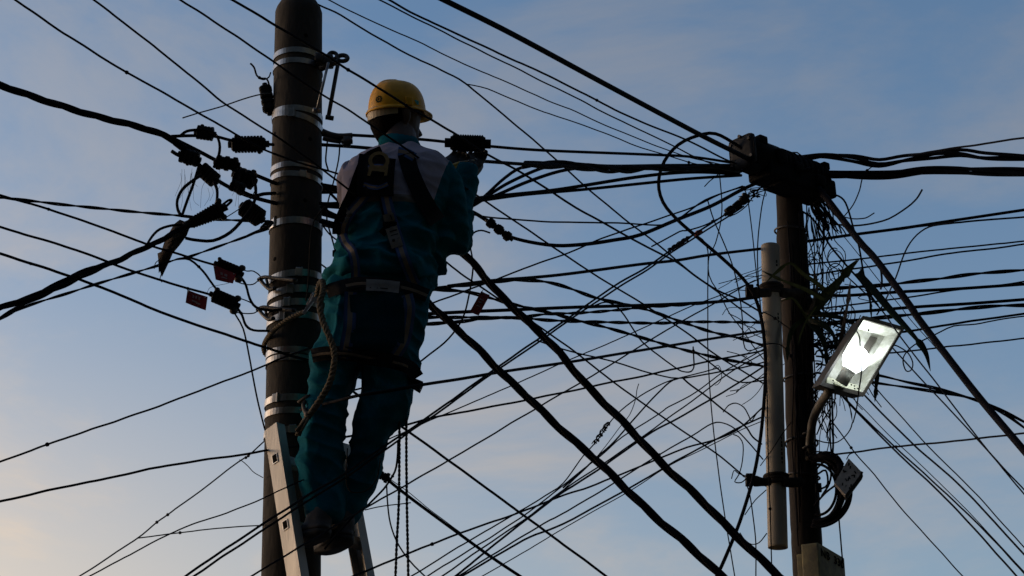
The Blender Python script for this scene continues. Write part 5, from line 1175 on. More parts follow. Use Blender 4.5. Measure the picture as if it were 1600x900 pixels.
def shirt_fold(p):
    f = max(0.0, min(1.0, (zy + 0.03 - p.z) / 0.22))
    a = noise.noise(Vector((p.x * 5 + p.z * 9, p.y * 5, p.z * 17 - p.x * 8)))
    b = noise.noise(Vector((p.x * 16 - p.z * 8, p.y * 14, p.z * 26 + p.x * 13)))
    e = abs(noise.noise(Vector((p.x * 7 - p.z * 12, p.y * 7 + 3, p.z * 24 + p.x * 13))))
    hem = math.exp(-((p.z - zw - 0.035) / 0.03) ** 2) * 0.010
    c_ = crease(Vector((p.x * 3 - p.z * 6, p.y * 3 + 1, p.z * 11 + p.x * 6)), 2.6) + 0.7 * crease(Vector((p.x * 9 + p.z * 7, p.y * 6, p.z * 15 - p.x * 10 + 4)), 2.2)
    return f * (0.012 * a + 0.005 * b - 0.012 * e + 0.017 * c_ - 0.006) + (1 - f) * (0.004 * b + 0.004 * c_) + hem
folds(bm, shirt_fold)
bmesh.ops.bisect_plane(bm, geom=bm.verts[:] + bm.edges[:] + bm.faces[:], plane_co=P(600, 303, 5.6), plane_no=Vector((0.03, 0, 1)))
bmesh.ops.bisect_plane(bm, geom=bm.verts[:] + bm.edges[:] + bm.faces[:], plane_co=P(600, 314, 5.6), plane_no=Vector((0.03, 0, 1)))
pl_a, pl_b = P(705, 246, 5.72), P(686, 308, 5.72)
pn = (pl_a - pl_b).cross(Y3).normalized()
if pn.x < 0: pn = -pn
bmesh.ops.bisect_plane(bm, geom=bm.verts[:] + bm.edges[:] + bm.faces[:], plane_co=pl_a, plane_no=pn)
n1 = Vector((0.03, 0, 1)); c1, c2 = P(600, 303, 5.6), P(600, 314, 5.6)
parts = {'shirt': [], 'yoke': [], 'reflective_stripe': []}
for f in bm.faces:
    c = f.calc_center_median()
    if (c - pl_a).dot(pn) > 0 or c.y > 5.93: k = 'shirt'
    elif (c - c1).dot(n1) > 0: k = 'yoke'
    elif (c - c2).dot(n1) > 0: k = 'reflective_stripe'
    else: k = 'shirt'
    parts[k].append(f)
shirt_bvh = BVHTree.FromBMesh(bm)
def sub(bm, faces):
    idx = {}; vs = []; fs = []
    for f in faces:
        q = []
        for v in f.verts:
            if v.index not in idx: idx[v.index] = len(vs); vs.append(v.co - FEET)
            q.append(idx[v.index])
        fs.append(q)
    return vs, fs
bm.verts.index_update()
shirt = mesh_obj('shirt', *sub(bm, parts['shirt']), M['teal'], man)
mesh_obj('yoke', *sub(bm, parts['yoke']), M['yoke'], shirt)
mesh_obj('reflective_stripe', *sub(bm, parts['reflective_stripe']), M['reflective'], shirt)
bm.free()
m = MB()
cc = [(590, 233), (600, 221), (622, 219), (645, 226), (660, 236)]
col_s = [(P(626, 240, 5.76), 38 * mpp(P(626, 240, 5.76)), .066, X3, Y3), (P(624, 226, 5.77), 33 * mpp(P(626, 240, 5.76)), .060, X3, Y3), (P(622, 219, 5.78), 31 * mpp(P(626, 240, 5.76)), .058, X3, Y3)]
v, f = loft(col_s, 24, 1.0); m.add(v, f); child('collar', m, 'teal', shirt)

hips = loft(rows([(436, 514, 672, .108, 5.70), (460, 508, 670, .118, 5.70), (490, 503, 664, .126, 5.69), (525, 499, 660, .130, 5.69), (555, 490, 656, .128, 5.69), (572, 489, 652, .118, 5.69)]), 30, 0.85)
l_leg = loft(rows([(530, 498, 582, .105, 5.69), (570, 487, 566, .095, 5.685), (605, 483, 550, .085, 5.68), (650, 475, 537, .080, 5.68), (690, 470, 532, .078, 5.68), (720, 469, 534, .078, 5.68), (750, 469, 540, .078, 5.69), (790, 474, 541, .074, 5.69), (806, 477, 538, .074, 5.69), (815, 482, 530, .066, 5.69)]), 24, 0.85)
r_leg = loft(rows([(530, 568, 660, .105, 5.69), (570, 567, 653, .095, 5.69), (605, 565, 646, .088, 5.70), (640, 559, 637, .085, 5.71), (662, 554, 627, .083, 5.72), (676, 551, 610, .080, 5.73), (705, 547, 602, .076, 5.75), (735, 540, 595, .074, 5.77), (763, 533, 580, .070, 5.78), (794, 524, 567, .068, 5.79), (815, 519, 556, .066, 5.79), (822, 522, 550, .06, 5.79)]), 24, 0.85)
bm = fuse('trousers', [hips, l_leg, r_leg], 0.0050, 4)
zhem = P(510, 812, 5.7).z
def trouser_fold(p):
    a = noise.noise(Vector((p.x * 17, p.y * 13, p.z * 3.6)))
    b = abs(noise.noise(Vector((p.x * 11 + p.z * 7, p.y * 9, p.z * 10 - p.x * 5))))
    e = noise.noise(Vector((p.x * 28, p.y * 26, p.z * 14)))
    k = abs(noise.noise(Vector((p.x * 6 - p.z * 16, p.y * 8, p.z * 21 + p.x * 9))))
    c_ = crease(Vector((p.x * 10 + p.z * 2, p.y * 8, p.z * 4.5 - p.x * 3)), 2.4) + 0.8 * crease(Vector((p.x * 6 - p.z * 8, p.y * 5, p.z * 13 + p.x * 9)), 2.4)
    g_ = min(1.0, max(0.0, (p.z - zhem) / 0.10))
    return g_ * (0.007 * a - 0.004 * b - 0.004 * k + 0.003 * e + 0.012 * c_ - 0.004)
folds(bm, trouser_fold)
trouser_bvh = BVHTree.FromBMesh(bm)
finish(bm, 'trousers', 'teal_trousers', man)

# --- body: one continuous skin from head to ankles, hands with fingers
hc = P(619, 185, 5.80); hs2 = mpp(hc)
face = Vector((0.80, 0.60, -0.02)).normalized(); fr = Vector((face.y, -face.x, 0)).normalized()
def hp(a, b, c): return hc + fr * a + face * b + Z3 * c          # right, forward, up (metres)
skull = loft([(hp(0, .004, -.088), .032, .040, fr, face), (hp(0, .008, -.075), .052, .066, fr, face), (hp(0, .006, -.045), .066, .082, fr, face), (hp(0, 0, -.005), .073, .092, fr, face), (hp(0, -.004, .035), .075, .096, fr, face), (hp(0, -.004, .075), .066, .085, fr, face), (hp(0, -.002, .10), .045, .058, fr, face), (hp(0, 0, .112), .015, .02, fr, face)], 24, 0.95)
jaw = loft([(hp(0, .062, -.095), .018, .016, fr, face), (hp(0, .058, -.085), .034, .026, fr, face), (hp(0, .050, -.06), .048, .038, fr, face), (hp(0, .045, -.03), .05, .042, fr, face)], 18, 0.95)
nose = loft([(hp(0, .088, -.045), .012, .014, fr, face), (hp(0, .096, -.034), .015, .020, fr, face), (hp(0, .090, -.015), .010, .014, fr, face), (hp(0, .083, .006), .007, .010, fr, face)], 12)
brow = loft([(hp(-.05, .068, .010), .008, .010, Z3, face), (hp(0, .086, .012), .009, .011, Z3, face), (hp(.05, .068, .010), .008, .010, Z3, face)], 12)
lips = loft([(hp(-.026, .082, -.066), .004, .006, Z3, face), (hp(0, .091, -.066), .009, .009, Z3, face), (hp(.026, .082, -.066), .004, .006, Z3, face)], 10)
ears = []
for sd in (-1, 1):
    ears.append(loft([(hp(.074 * sd, -.006, -.048), .006, .010, fr, face), (hp(.082 * sd, -.008, -.032), .009, .016, fr, face), (hp(.086 * sd, -.012, -.012), .010, .020, fr, face), (hp(.085 * sd, -.014, .008), .009, .017, fr, face), (hp(.077 * sd, -.012, .016), .005, .009, fr, face)], 12))
neck = loft([(P(626, 246, 5.76), .066, .060, X3, Y3), (P(625, 228, 5.775), .063, .060, X3, Y3), (P(623, 208, 5.79), .062, .062, X3, Y3), (hp(0, -.01, -.03), .058, .058, X3, Y3)], 20)
def shrink(rs, k): return [(py, (xl + xr) / 2 - (xr - xl) / 2 * k, (xl + xr) / 2 + (xr - xl) / 2 * k, dm * k, Y) for (py, xl, xr, dm, Y) in rs]
b_torso = loft(rows(shrink(torso_rows[1:], 0.82)), 20)
b_hips = loft(rows([(436, 535, 650, .085, 5.70), (500, 522, 642, .095, 5.69), (560, 510, 636, .09, 5.69)]), 20)
b_ll = loft(rows([(540, 508, 566, .072, 5.685), (650, 487, 534, .055, 5.68), (700, 486, 524, .05, 5.68), (760, 487, 524, .046, 5.69), (822, 490, 518, .035, 5.69)]), 16)
b_rl = loft(rows([(540, 580, 640, .072, 5.69), (640, 566, 618, .058, 5.71), (690, 556, 594, .05, 5.74), (760, 540, 572, .045, 5.78), (832, 524, 548, .034, 5.79)]), 16)
b_la = loft(limb([(560, 266, 5.75, 15), (556, 305, 5.84, 15), (582, 343, 5.97, 13), (650, 293, 6.03, 11), (692, 262, 6.03, 10), (703, 257, 6.03, 10)]), 14)
b_ra = loft(limb([(686, 268, 5.75, 15), (700, 330, 5.78, 16), (705, 374, 5.84, 15), (716, 340, 5.94, 13), (728, 280, 6.01, 11), (733, 264, 6.03, 11), (736, 257, 6.04, 11)]), 14)
def hand(wrist, palm_c, fdir_, curl_axis, tip_targets, thumb):
    """palm block plus four curled fingers and a thumb, each its own chain"""
    pcs = []
    palm_n = fdir_.cross(curl_axis).normalized()
    pcs.append(loft([(wrist, .024, .019, curl_axis, palm_n), (wrist.lerp(palm_c, .5), .033, .016, curl_axis, palm_n), (palm_c, .040, .015, curl_axis, palm_n), (palm_c + fdir_ * .028, .039, .012, curl_axis, palm_n)], 16))
    lens = (.068, .078, .072, .056)
    for i in range(4):
        r0 = palm_c + fdir_ * .024 + curl_axis * (.030 - .020 * i)
        pts = [r0]; d_ = fdir_.copy(); q = r0.copy()
        for j, b_ in enumerate((0.35, 1.15, 1.0)):
            d_ = Matrix.Rotation(b_, 3, curl_axis) @ d_
            q = q + d_ * (lens[i] * (0.45, 0.32, 0.23)[j]); pts.append(q)
        rr = (.0090, .0092, .0088, .0078)[i]
        chain = []
        for a_, b_ in zip(pts, pts[1:]): chain += [a_, a_.lerp(b_, .5)]
        chain.append(pts[-1])
        pcs.append(loft([(c_, rr * (1 - .04 * j), rr * (1 - .04 * j)) for j, c_ in enumerate(chain)], 10))
    pcs.append(loft([(c_, r_, r_) for c_, r_ in zip(thumb, (.012, .011, .0098, .008))], 10))
    return pcs
def aim(v): return v.normalized()
pR = P(738, 254, 6.05)
cabl = aim(P(760, 252, 6.12) - P(700, 249, 6.08))
wR = P(731, 268, 6.03); fR = aim(Vector((0.35, 0.55, 0.75))); axR = aim(cabl - fR * cabl.dot(fR))
thR = [wR.lerp(pR, .5) - axR * .030, pR - axR * .045 + fR * .008, pR - axR * .046 + fR * .028 + Y3 * .01, pR - axR * .036 + fR * .044 + Y3 * .022]
pieces = [skull, jaw, nose, brow, lips, neck, b_torso, b_hips, b_ll, b_rl, b_la, b_ra] + ears + hand(wR, pR, fR, axR, None, thR)
pL = P(706, 256, 6.04); wL = P(696, 262, 6.035); fL = aim(Vector((0.45, 0.35, 0.55))); axL = aim(cabl - fL * cabl.dot(fL))
thL = [wL.lerp(pL, .5) + axL * .03, pL + axL * .044 + fL * .008, pL + axL * .046 + fL * .026 + Y3 * .01, pL + axL * .034 + fL * .042 + Y3 * .022]
pieces += hand(wL, pL, fL, axL, None, thL)
bm = fuse('body', pieces, 0.0042, 2)
body = finish(bm, 'body', 'skin', man)
body.data.materials.append(M['glove'])
for pg in body.data.polygons:            # work gloves
    q_ = pg.center + FEET
    if (q_ - pR).length < 0.11 or (q_ - pL).length < 0.11: pg.material_index = 1
for sd in (-1, 1):                       # eyes
    m = MB(); c = hp(.031 * sd, .072, -.004); m.lathe(c - face * .012, face, [(0, .004), (.004, .010), (.012, .0115), (.018, .008), (.021, .003)], 12); child('eye', m, 'label_cloth', body)
m = MB()                                 # hair: cap from nape to crown, under the helmet
v, f = loft([(hp(0, -.038, -.100), .038, .030, fr, face), (hp(0, -.034, -.080), .050, .050, fr, face), (hp(0, -.026, -.050), .064, .070, fr, face), (hp(0, -.020, -.015), .0745, .084, fr, face), (hp(0, -.012, .03), .0775, .094, fr, face), (hp(0, -.008, .08), .068, .088, fr, face), (hp(0, 0, .116), .02, .03, fr, face)], 28, 0.95)
v = [q + Vector((noise.noise(q * 160), noise.noise(q * 160 + Vector((7, 0, 0))), noise.noise(q * 160 + Vector((0, 9, 0))))) * .002 for q in v]
m.add(v, f); child('hair', m, 'hair', body)

# --- helmet
HC = P(620.5, 176, 5.80); hx = mpp(HC)
hup = Vector((-0.06, -0.20, 1)).normalized(); hf = (Vector((0.80, 0.60, 0)) - hup * Vector((0.80, 0.60, 0)).dot(hup)).normalized(); hr = hf.cross(hup).normalized()
vs, fs = [], []
NU, NV = 56, 18
for j in range(NV + 1):
    t = j / NV; z = 0.114 * math.sin(t * math.pi / 2) ** 0.92; rr = math.cos(t * math.pi / 2) ** 0.62
    for i in range(NU):
        a = 2 * math.pi * i / NU; ca, sa = math.cos(a), math.sin(a)
        e = 1 + 0.05 * max(0, 1 - abs(math.sin(a)) * 4.5) * (1 - rr) * 2.2     # crest along the middle
        side_ridge = 0.016 * math.exp(-((abs(math.sin(a)) - 0.42) / 0.10) ** 2) * (1 - abs(2 * t - 1) ** 2)
        R_ = rr * (1 - side_ridge * 1.5)
        vs.append(HC + hf * (ca * 0.110 * R_) + hr * (sa * 0.093 * R_) + hup * (z * (e if j > 6 else 1)))
for j in range(NV):
    for i in range(NU):
        fs.append((j * NU + i, j * NU + (i + 1) % NU, (j + 1) * NU + (i + 1) % NU, (j + 1) * NU + i))
m = MB(); m.add(vs, fs)
inner = [HC + (q - HC) * 0.965 - hup * 0.001 for q in vs]
m.add(inner, [tuple(reversed(f)) for f in fs])
m.add(vs[:NU] + inner[:NU], [(i, NU + i, NU + (i + 1) % NU, (i + 1) % NU) for i in range(NU)])
helmet_bvh = BVHTree.FromPolygons(vs, fs)
helmet = child('helmet', m, 'helmet_yellow', man)
m = MB(); vs, fs = [], []                # gutter rim and peak
for i in range(NU):
    a = 2 * math.pi * i / NU; ca, sa = math.cos(a), math.sin(a)
    ext = 0.011 + 0.020 * max(0, ca) ** 2.2
    drop = -0.010 - 0.002 * max(0, ca) ** 2
    base_ = hf * (ca * 0.109) + hr * (sa * 0.092)
    out = hf * (ca * (0.109 + ext)) + hr * (sa * (0.092 + ext * 0.75))
    for q in (base_ + hup * 0.006, out + hup * (drop + 0.004), out + hup * (drop - 0.002), base_ * 0.97 - hup * 0.004): vs.append(HC + q)
for i in range(NU):
    for k in range(4):
        fs.append((4 * i + k, 4 * ((i + 1) % NU) + k, 4 * ((i + 1) % NU) + (k + 1) % 4, 4 * i + (k + 1) % 4))
m.add(vs, fs); child('brim', m, 'helmet_yellow', helmet)
for a in (R(95), R(265)):                # slot bosses
    q = HC + hf * (math.cos(a) * 0.113) + hr * (math.sin(a) * 0.095) + hup * 0.016
    d = (hf * math.cos(a) + hr * math.sin(a)).normalized()
    m = MB(); m.box(q, hup.cross(d).normalized(), d, hup, 0.014, 0.006, 0.016, bev=0.003); child('slot_boss', m, 'helmet_yellow', helmet)
m = MB()                                 # nape strap of the cradle
vs, fs = [], []
for i in range(15):
    a = math.pi + (i - 7) / 7 * 1.15; ca, sa = math.cos(a), math.sin(a)
    for (k, z0) in ((1.0, 0.002), (1.0, -0.040 + 0.010 * abs(i - 7) / 7), (0.96, -0.040 + 0.010 * abs(i - 7) / 7), (0.96, 0.002)):
        vs.append(HC + hf * (ca * 0.112 * k - 0.004) + hr * (sa * 0.089 * k) + hup * z0)
for i in range(14):
    for k in range(4): fs.append((4 * i + k, 4 * i + 4 + k, 4 * i + 4 + (k + 1) % 4, 4 * i + (k + 1) % 4))
m.add(vs, fs); child('nape_strap', m, 'helmet_band', helmet, smooth=False)
def on_helmet(px, py):
    d = ray(px, py).normalized(); h = helmet_bvh.ray_cast(EYE, d); return (h[0], h[1]) if h[0] is not None else (None, None)
def decal(px, py, fn, name, mat_):
    q, nn = on_helmet(px, py)
    if q is None: return
    if nn.dot(ray(px, py)) > 0: nn = -nn
    uu = hup.cross(nn).normalized(); vv = nn.cross(uu).normalized()
    pts2, fc = fn(); m = MB(); vs2 = []
    for (a, b) in pts2:
        w0 = q + uu * (a * hx) + vv * (b * hx)
        hit = helmet_bvh.ray_cast(w0 + nn * 0.03, -nn); vs2.append((hit[0] if hit[0] is not None else w0) + nn * 0.0012)
    m.add(vs2, fc); child(name, m, mat_, helmet)
def gear():
    v, f = [], []; n = 44
    for i in range(n):
        a = 2 * math.pi * i / n; ro = 6.4 if (i % 4) < 2 else 5.0
        v += [(math.cos(a) * ro, math.sin(a) * ro), (math.cos(a) * 3.2, math.sin(a) * 3.2)]
    f = [(2 * i, 2 * ((i + 1) % n), 2 * ((i + 1) % n) + 1, 2 * i + 1) for i in range(n)]
    k = len(v)
    v += [(-0.7, -2), (0.7, -2), (0.7, 2), (-0.7, 2), (-2, -0.7), (-0.7, -0.7), (-0.7, 0.7), (-2, 0.7), (0.7, -0.7), (2, -0.7), (2, 0.7), (0.7, 0.7)]
    f += [(k, k + 1, k + 2, k + 3), (k + 4, k + 5, k + 6, k + 7), (k + 8, k + 9, k + 10, k + 11)]
    return v, f
decal(592, 155, gear, 'gear_emblem', 'sticker_green')
decal(651, 160, lambda: ([(-5, 3), (-1, 4), (3, 3.4), (5, 2), (4, -3), (1, -4), (-2, -2)], [(0, 1, 2, 3, 4, 5, 6)]), 'sticker', 'sticker_teal')

# --- harness, fitted to the clothes by dropping each strap onto the body
def touch(px, py, last):
    d = ray(px, py).normalized(); best = None
    for b in (shirt_bvh, trouser_bvh):
        h = b.ray_cast(EYE, d)
        if h[0] is not None and h[3] < 6.6 and (best is None or h[3] < best): best = h[3]
    if best is None: best = last
    return EYE + d * best, best
def strap(name, pts, w, parent, cols=(('webbing_black', 0, 1),), lift=0.006, thick=0.003, step=5):
    sp = spline(pts, step); n = len(sp)
    edges = sorted({c[1] for c in cols} | {c[2] for c in cols})
    ds = []; last = None
    dirs = []
    for i, (x, y) in enumerate(sp):
        a, b = sp[max(0, i - 1)], sp[min(n - 1, i + 1)]; L = math.dist(a, b) or 1
        dirs.append((-(b[1] - a[1]) / L, (b[0] - a[0]) / L))
    grid = []
    last = 6.2
    for (x, y), (nx, ny) in zip(sp, dirs):
        row = []
        for e in edges:
            o_ = (e - 0.5) * w
            q, dd = touch(x + nx * o_, y + ny * o_, last); last = dd; row.append(dd)
        grid.append(row)
    # smooth so webbing spans the folds
    for _ in range(4):
        g2 = [r_[:] for r_ in grid]
        for i in range(n):
            for k in range(len(edges)):
                lo_i, hi_i = max(0, i - 1), min(n - 1, i + 1)
                g2[i][k] = min(grid[i][k], (grid[lo_i][k] + grid[i][k] + grid[hi_i][k]) / 3)
        grid = g2
    m = MB(); names = []
    vs = []
    for i, ((x, y), (nx, ny)) in enumerate(zip(sp, dirs)):
        mean = sum(grid[i]) / len(edges)
        for k, e in enumerate(edges):
            d = ray(x + nx * (e - .5) * w, y + ny * (e - .5) * w).normalized(); dd = 0.6 * grid[i][k] + 0.4 * min(grid[i])
            vs.append(EYE + d * (dd - lift - thick)); vs.append(EYE + d * (dd - lift + 0.004))
    ne = len(edges); fs, fm = [], []
    for (mt, a, b) in cols:
        if mt not in names: names.append(mt)
        mi = names.index(mt); ka, kb = edges.index(a), edges.index(b)
        for i in range(n - 1):
            for k in range(ka, kb):
                p0, p1 = (i * ne + k) * 2, (i * ne + k + 1) * 2; q0, q1 = p0 + 2 * ne, p1 + 2 * ne
                fs.append((p0, p1, q1, q0)); fm.append(mi); fs.append((p0 + 1, q0 + 1, q1 + 1, p1 + 1)); fm.append(mi)
    for i in range(n - 1):
        for k in (0, ne - 1):
            p = (i * ne + k) * 2; q = p + 2 * ne; fs.append((p, q, q + 1, p + 1)); fm.append(0)
    vs = [v - FEET for v in vs]
    return mesh_obj(name, vs, fs, None, parent, True, [M[x] for x in names], fm)
TRI = (('webbing_blue', 0, .3), ('webbing_tan', .3, .7), ('webbing_blue', .7, 1))
BELT = (('webbing_black', 0, .3), ('webbing_tan', .3, .7), ('webbing_black', .7, 1))
har = strap('safety_harness', [(590, 244), (588, 258), (587, 275), (586, 292), (586, 307)], 58, man, lift=0.010, thick=0.006, cols=(('webbing_black', 0, .25), ('webbing_black', .25, .5), ('webbing_black', .5, .75), ('webbing_black', .75, 1)))
S = lambda *a, **k: strap('strap', a[0], a[1], har, **k)
S([(598, 238), (575, 250), (563, 275), (552, 305), (540, 330), (531, 352), (530, 366)], 22)
S([(634, 240), (642, 268), (654, 296), (668, 322), (684, 346)], 26)
S([(622, 236), (634, 238), (648, 246)], 14, cols=TRI, lift=0.013)
S([(576, 298), (562, 316), (548, 332), (538, 350), (535, 368)], 16, cols=TRI, lift=0.012)
S([(534, 366), (540, 380), (550, 392), (555, 412), (556, 436)], 15, cols=TRI, lift=0.009)
S([(602, 300), (607, 325), (613, 346), (622, 375), (632, 405), (645, 438), (650, 446)], 17, cols=TRI, lift=0.009)
S([(596, 300), (602, 330), (606, 352), (596, 366)], 12, lift=0.007)
S([(510, 456), (530, 449), (560, 443), (595, 444), (625, 448), (648, 454), (668, 462)], 21, lift=0.010)
S([(510, 456), (530, 449), (560, 443), (595, 444), (625, 448), (648, 454), (668, 462)], 12, cols=BELT, lift=0.014)
S([(548, 456), (547, 480), (546, 510), (541, 540), (537, 560)], 20, cols=TRI, lift=0.008)
S([(636, 460), (640, 480), (637, 510), (631, 535), (618, 556)], 18, cols=TRI, lift=0.008)
S([(487, 556), (510, 552), (545, 553), (580, 560), (612, 565), (640, 574), (652, 590)], 22, lift=0.010)
S([(487, 556), (510, 552), (545, 553), (580, 560), (612, 565), (640, 574), (650, 588)], 10, cols=BELT, lift=0.014)
strap('seat_shade_patch', [(588, 458), (590, 490), (590, 520), (588, 560)], 84, har, lift=0.003, thick=0.001, cols=tuple(('seat_shade', k / 8, (k + 1) / 8) for k in range(8)))  # shade on the trouser seat, painted as a thin darker sheet
def patch(pts, w, mat_, lift, marks, name='label_patch'):
    p_ = strap(name, pts, w, har, cols=((mat_, 0, .5), (mat_, .5, 1)), lift=lift, thick=0.002, step=4)
    for mk in marks: 
        q = strap('print_mark', mk[0], mk[1], p_, cols=(('ink', 0, 1),), lift=lift + 0.004, thick=0.0008, step=3)
    return p_
patch([(572, 445), (598, 446), (624, 449)], 18, 'label_cloth', 0.020, [([(578, 440), (584, 439), (590, 440)], 2.4), ([(578, 449), (590, 450)], 1.6), ([(594, 450), (606, 451)], 1.4), ([(609, 446), (617, 448)], 2), ([(608, 453), (618, 454)], 1.4)])
patch([(611, 355), (616, 370), (621, 386)], 19, 'label_cloth', 0.018, [([(609, 362), (620, 359)], 1.6), ([(611, 368), (622, 365)], 1.4), ([(613, 376), (617, 375)], 3.6), ([(620, 374), (624, 373)], 3.6)])
patch([(606, 334), (609, 346)], 17, 'label_cloth', 0.018, [([(610, 336), (613, 344)], 1.2)])
patch([(546, 330), (541, 334)], 15, 'label_cloth', 0.020, [])
patch([(539, 339), (536, 347)], 14, 'label_cloth', 0.020, [([(534, 342), (541, 344)], 1.4)])
for (x, y, w_) in ((609, 350, 26), (540, 336, 24), (590, 250, 30)):
    q, dd = touch(x, y, 6.2); d = ray(x, y).normalized(); sx = mpp(q)
    m = MB(); m.box(q - d * 0.022, X3, d, d.cross(X3).normalized(), w_ * .42 * sx, 0.004, 3.6 * sx, bev=0.0015); child('keeper', m, 'webbing_black', har)
# dorsal D-ring
q, dd = touch(592, 262, 6.2); d = ray(592, 258).normalized()
def dr(px, py, back=0.034): 
    r_ = ray(px, py).normalized(); return EYE + r_ * (dd - back)
m = MB(); vs = []
outer = [(574, 273), (577, 261), (576, 250), (580, 242), (588, 237), (596, 237), (604, 241), (608, 249), (607, 259), (604, 268), (602, 276), (599, 276), (600, 267), (578.5, 265), (577, 274)]
hole = [(592 + 10.5 * math.cos(a_), 251 + 9.5 * math.sin(a_)) for a_ in [2 * math.pi * i / 24 for i in range(24)]]
# plate ring between outer contour (resampled) and hole
ro = [(592 + 16.5 * math.cos(a_), 251.5 + 15 * math.sin(a_)) for a_ in [2 * math.pi * i / 24 for i in range(24)]]
for back in (0.040, 0.033):
    for r_ in (ro, hole): vs += [dr(x, y, back) for (x, y) in r_]
fs = []
for i in range(24):
    j = (i + 1) % 24
    fs += [(i, j, 24 + j, 24 + i), (48 + i, 72 + i, 72 + j, 48 + j), (i, 48 + i, 48 + j, j), (24 + i, 24 + j, 72 + j, 72 + i)]
m.add(vs, fs)
for quad in ([(577, 259), (582, 263), (578.5, 275), (574, 274)], [(602, 263), (607, 259), (604.5, 277), (600, 276.5)], [(578, 262), (605, 265), (604.5, 269.5), (577, 266)]):
    m.prism([dr(x, y, 0.0405) for (x, y) in quad], d * 0.007)
child('d_ring', m, 'brass', har, smooth=False)
for (pts, wv_) in (([(575, 262), (590, 259), (606, 262)], 6), ([(568, 288), (580, 292), (590, 293)], 7), ([(588, 294), (598, 291), (606, 287)], 6)):
    strap('strap', pts, wv_, har, cols=TRI, lift=0.020)
# hip flap pouch on the right thigh
m = MB(); m.prism([P(636, 586, 5.62), P(661, 596, 5.64), P(655, 609, 5.64), P(640, 600, 5.62)], Y3 * 0.05 + Z3 * 0.004); child('tool_loop', m, 'webbing_black', har, smooth=False)
# positioning-rope ring and adjuster at the left hip
m = MB()
for (a, b, w_) in (((494, 462), (474, 490), 5), ((500, 456), (492, 472), 8), ((489, 458), (480, 476), 3)):
    p0, p1 = P(*a, 5.72), P(*b, 5.76); sx = mpp(p0); t_ = (p1 - p0).normalized(); u_ = t_.cross(FWD).normalized()
    m.box((p0 + p1) / 2, t_, u_, t_.cross(u_).normalized(), (p1 - p0).length / 2, w_ * sx / 2, 0.006, bev=0.0015)
child('rope_adjuster', m, 'tool_steel', har, smooth=False)

# --- boots
def boot(name, secs, sole_secs):
    v, f = loft(secs, 20, 0.85); m = MB(); m.add(v, f)
    for q in m.v: q += Vector((noise.noise(q * 45), noise.noise(q * 45 + Vector((5, 0, 0))), 0)) * .003
    b_ = child(name, m, 'boot', man)
    v, f = loft(sole_secs, 20, 0.8); m = MB(); m.add(v, f); child('sole', m, 'sole', b_)
def boot_at(ax_px, toe, Y, top, bot):
    """shaft down to the rung and the foot pointing past it"""
    t = Vector((toe[0], toe[1], 0)).normalized(); sd = Vector((t.y, -t.x, 0))
    hi, lo_ = P(*top, Y), P(*bot, Y)
    heel = lo_ - t * 0.035
    secs = [(hi + Z3 * .03, .034, .038, sd, t), (hi.lerp(lo_, .45), .040, .050, sd, t), (hi.lerp(lo_, .75) + t * .015, .043, .068, sd, t), (lo_ + t * .045 + Z3 * .018, .046, .105, sd, t), (lo_ + t * .055, .046, .118, sd, t)]
    sole = [(lo_ + t * .055 - Z3 * .001, .048, .122, sd, t), (lo_ + t * .055 - Z3 * .018, .046, .118, sd, t)]
    boot('boot', secs, sole)
boot_at(None, (-0.55, 0.83), 5.66, (500, 800), (494, 832))
boot_at(None, (-0.45, 0.89), 5.76, (536, 810), (531, 842))

# --- what he holds
pl = thing('pliers', 'pliers with yellow handles held at the cable by the lineman\'s hands', 'tool')
pl.location = P(720, 256, 6.05)
def loc_tube(pts, r_, name, mt):
    m = MB(); m.tube([q_ - pl.location for q_ in path3(pts, (6, 6), 3)], r_, 8); m.build(name, M[mt], pl)
loc_tube([(703, 264, 6.00), (709, 259, 6.0), (717, 256, 6.01)], .009, 'handle', 'tool_yellow')
loc_tube([(706, 268, 6.00), (712, 263, 6.0), (718, 258, 6.01)], .008, 'handle', 'tool_yellow')
m = MB(); a_, b_ = P(717, 256, 6.01) - pl.location, P(741, 253, 6.03) - pl.location; t_ = (b_ - a_).normalized(); u_ = t_.cross(FWD).normalized()
m.box((a_ + b_) / 2, t_, u_, t_.cross(u_), (b_ - a_).length / 2, .009, .006, bev=.002); m.build('jaw', M['tool_steel'], pl, smooth=False)
cg = thing('parallel_clamp', 'black bolted clamp on the cable at the lineman\'s right hand', 'clamp')
cg.location = P(748, 254, 6.08); sx = mpp(cg.location)
m = MB(); m.prism([P(x, y, 6.055) - cg.location for (x, y) in ((741, 246), (746, 240), (752, 241), (755, 252), (752, 258), (744, 268), (740, 262), (744, 256), (740, 252))], Y3 * 0.05); m.build('body', M['plastic_black'], cg, smooth=False)
m = MB(); c_ = P(743, 251, 6.05) - cg.location; m.lathe(c_ - Y3 * .006, Y3, [(0, 3 * sx), (.01, 3 * sx)], 6); m.build('bolt', M['tool_steel'], cg, smooth=False)

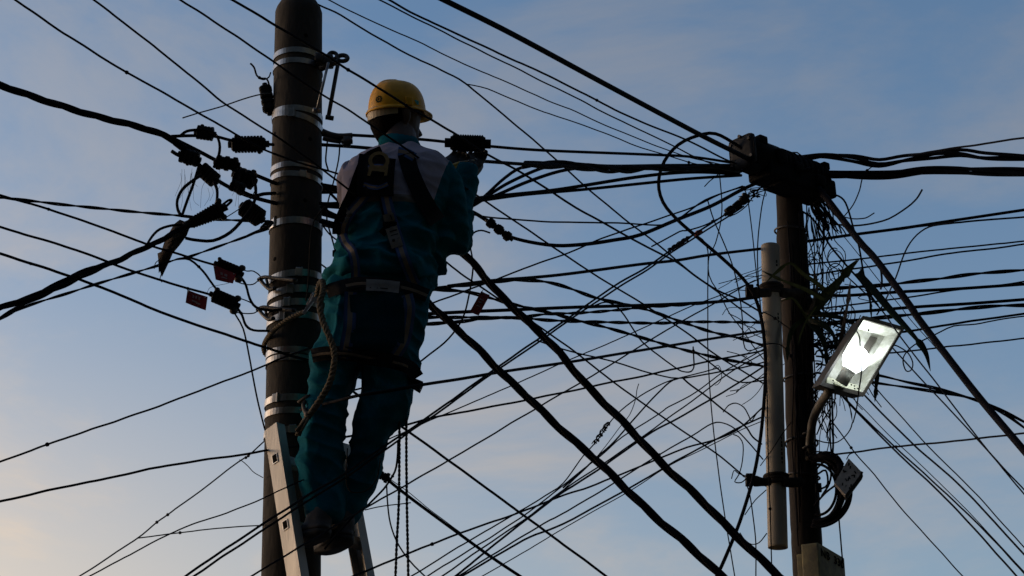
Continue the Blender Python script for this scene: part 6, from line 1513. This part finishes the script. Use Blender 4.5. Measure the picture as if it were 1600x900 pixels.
# --- ropes on him
def rope(name, label, pts, w, strands=3, tail=False):
    e = thing(name, label, 'rope'); p3 = path3(pts, (5.6, 5.6), 5); s_ = sum(mpp(p) for p in p3) / len(p3); e.location = p3[0]
    for k in range(strands):
        m = MB(); m.tube([q_ - p3[0] for q_ in helix(p3, w * s_ * .25, w * s_ * 2.2, 2 * math.pi * k / strands)], w * s_ * .27, 8); m.build('strand', M['rope'], e)
    return e, p3
e, p3 = rope('lanyard_rope', 'thick twisted rope lanyard hanging from the lineman\'s left hip to a frayed end', [(496, 462, 5.66), (499, 446, 5.62), (504, 440, 5.58), (505, 455, 5.55), (500, 475, 5.54), (504, 500, 5.53), (514, 525, 5.52), (522, 547, 5.52), (522, 570, 5.52), (515, 598, 5.53), (502, 622, 5.54), (488, 642, 5.55), (480, 652, 5.56)], 10.5)
s_ = mpp(p3[-1]); m = MB()
for k in range(14):
    a_, b_ = random.uniform(-4, 4), random.uniform(-5, 5)
    m.tube([q_ - p3[0] for q_ in path3([(481 + a_ * .4, 650, 5.56), (475 + a_, 660, 5.555 + .004 * b_), (466 + a_ + random.uniform(-3, 3), 676 + b_, 5.56 + .004 * b_)], (5.6, 5.6), 4)], 2.2 * s_, 6)
m.build('frayed_end', M['rope'], e)
m = MB(); m.lathe(P(481, 650, 5.56) - p3[0], (P(488, 640, 5.55) - P(481, 650, 5.56)).normalized(), [(-3 * s_, 6 * s_), (5 * s_, 6 * s_)], 12); m.build('whipping', M['leaf_dry'], e)
e, p3 = rope('positioning_rope', 'tan positioning rope from the hip adjuster round the concrete pole', [(478, 486, 5.76), (460, 494, 5.80), (440, 506, 5.84), (424, 520, 5.90), (415, 533, 5.98), (412, 545, 6.05), (418, 556, 6.10), (440, 556, 6.115), (470, 548, 6.115), (495, 535, 6.08), (508, 520, 6.0), (508, 495, 5.85), (502, 470, 5.74)], 8.0)
# leather strap hanging beside the lanyard
ls = thing('gear_strap', 'small brown leather strap end beside the frayed rope end', 'strap')
ls.location = P(474, 628, 5.62)
m = MB(); m.prism([P(x, y, 5.62) - ls.location for (x, y) in ((464, 627), (478, 617), (484, 616), (480, 624), (467, 630))], Y3 * .006); m.build('tongue', M['leaf_dry'], ls)
m = MB(); m.tube([q_ - ls.location for q_ in path3([(480, 622, 5.63), (474, 632, 5.62), (477, 644, 5.60), (481, 650, 5.58)], (5.6, 5.6), 4)], 3.2 * mpp(ls.location), 8); m.build('loop', M['leaf_dry'], ls)
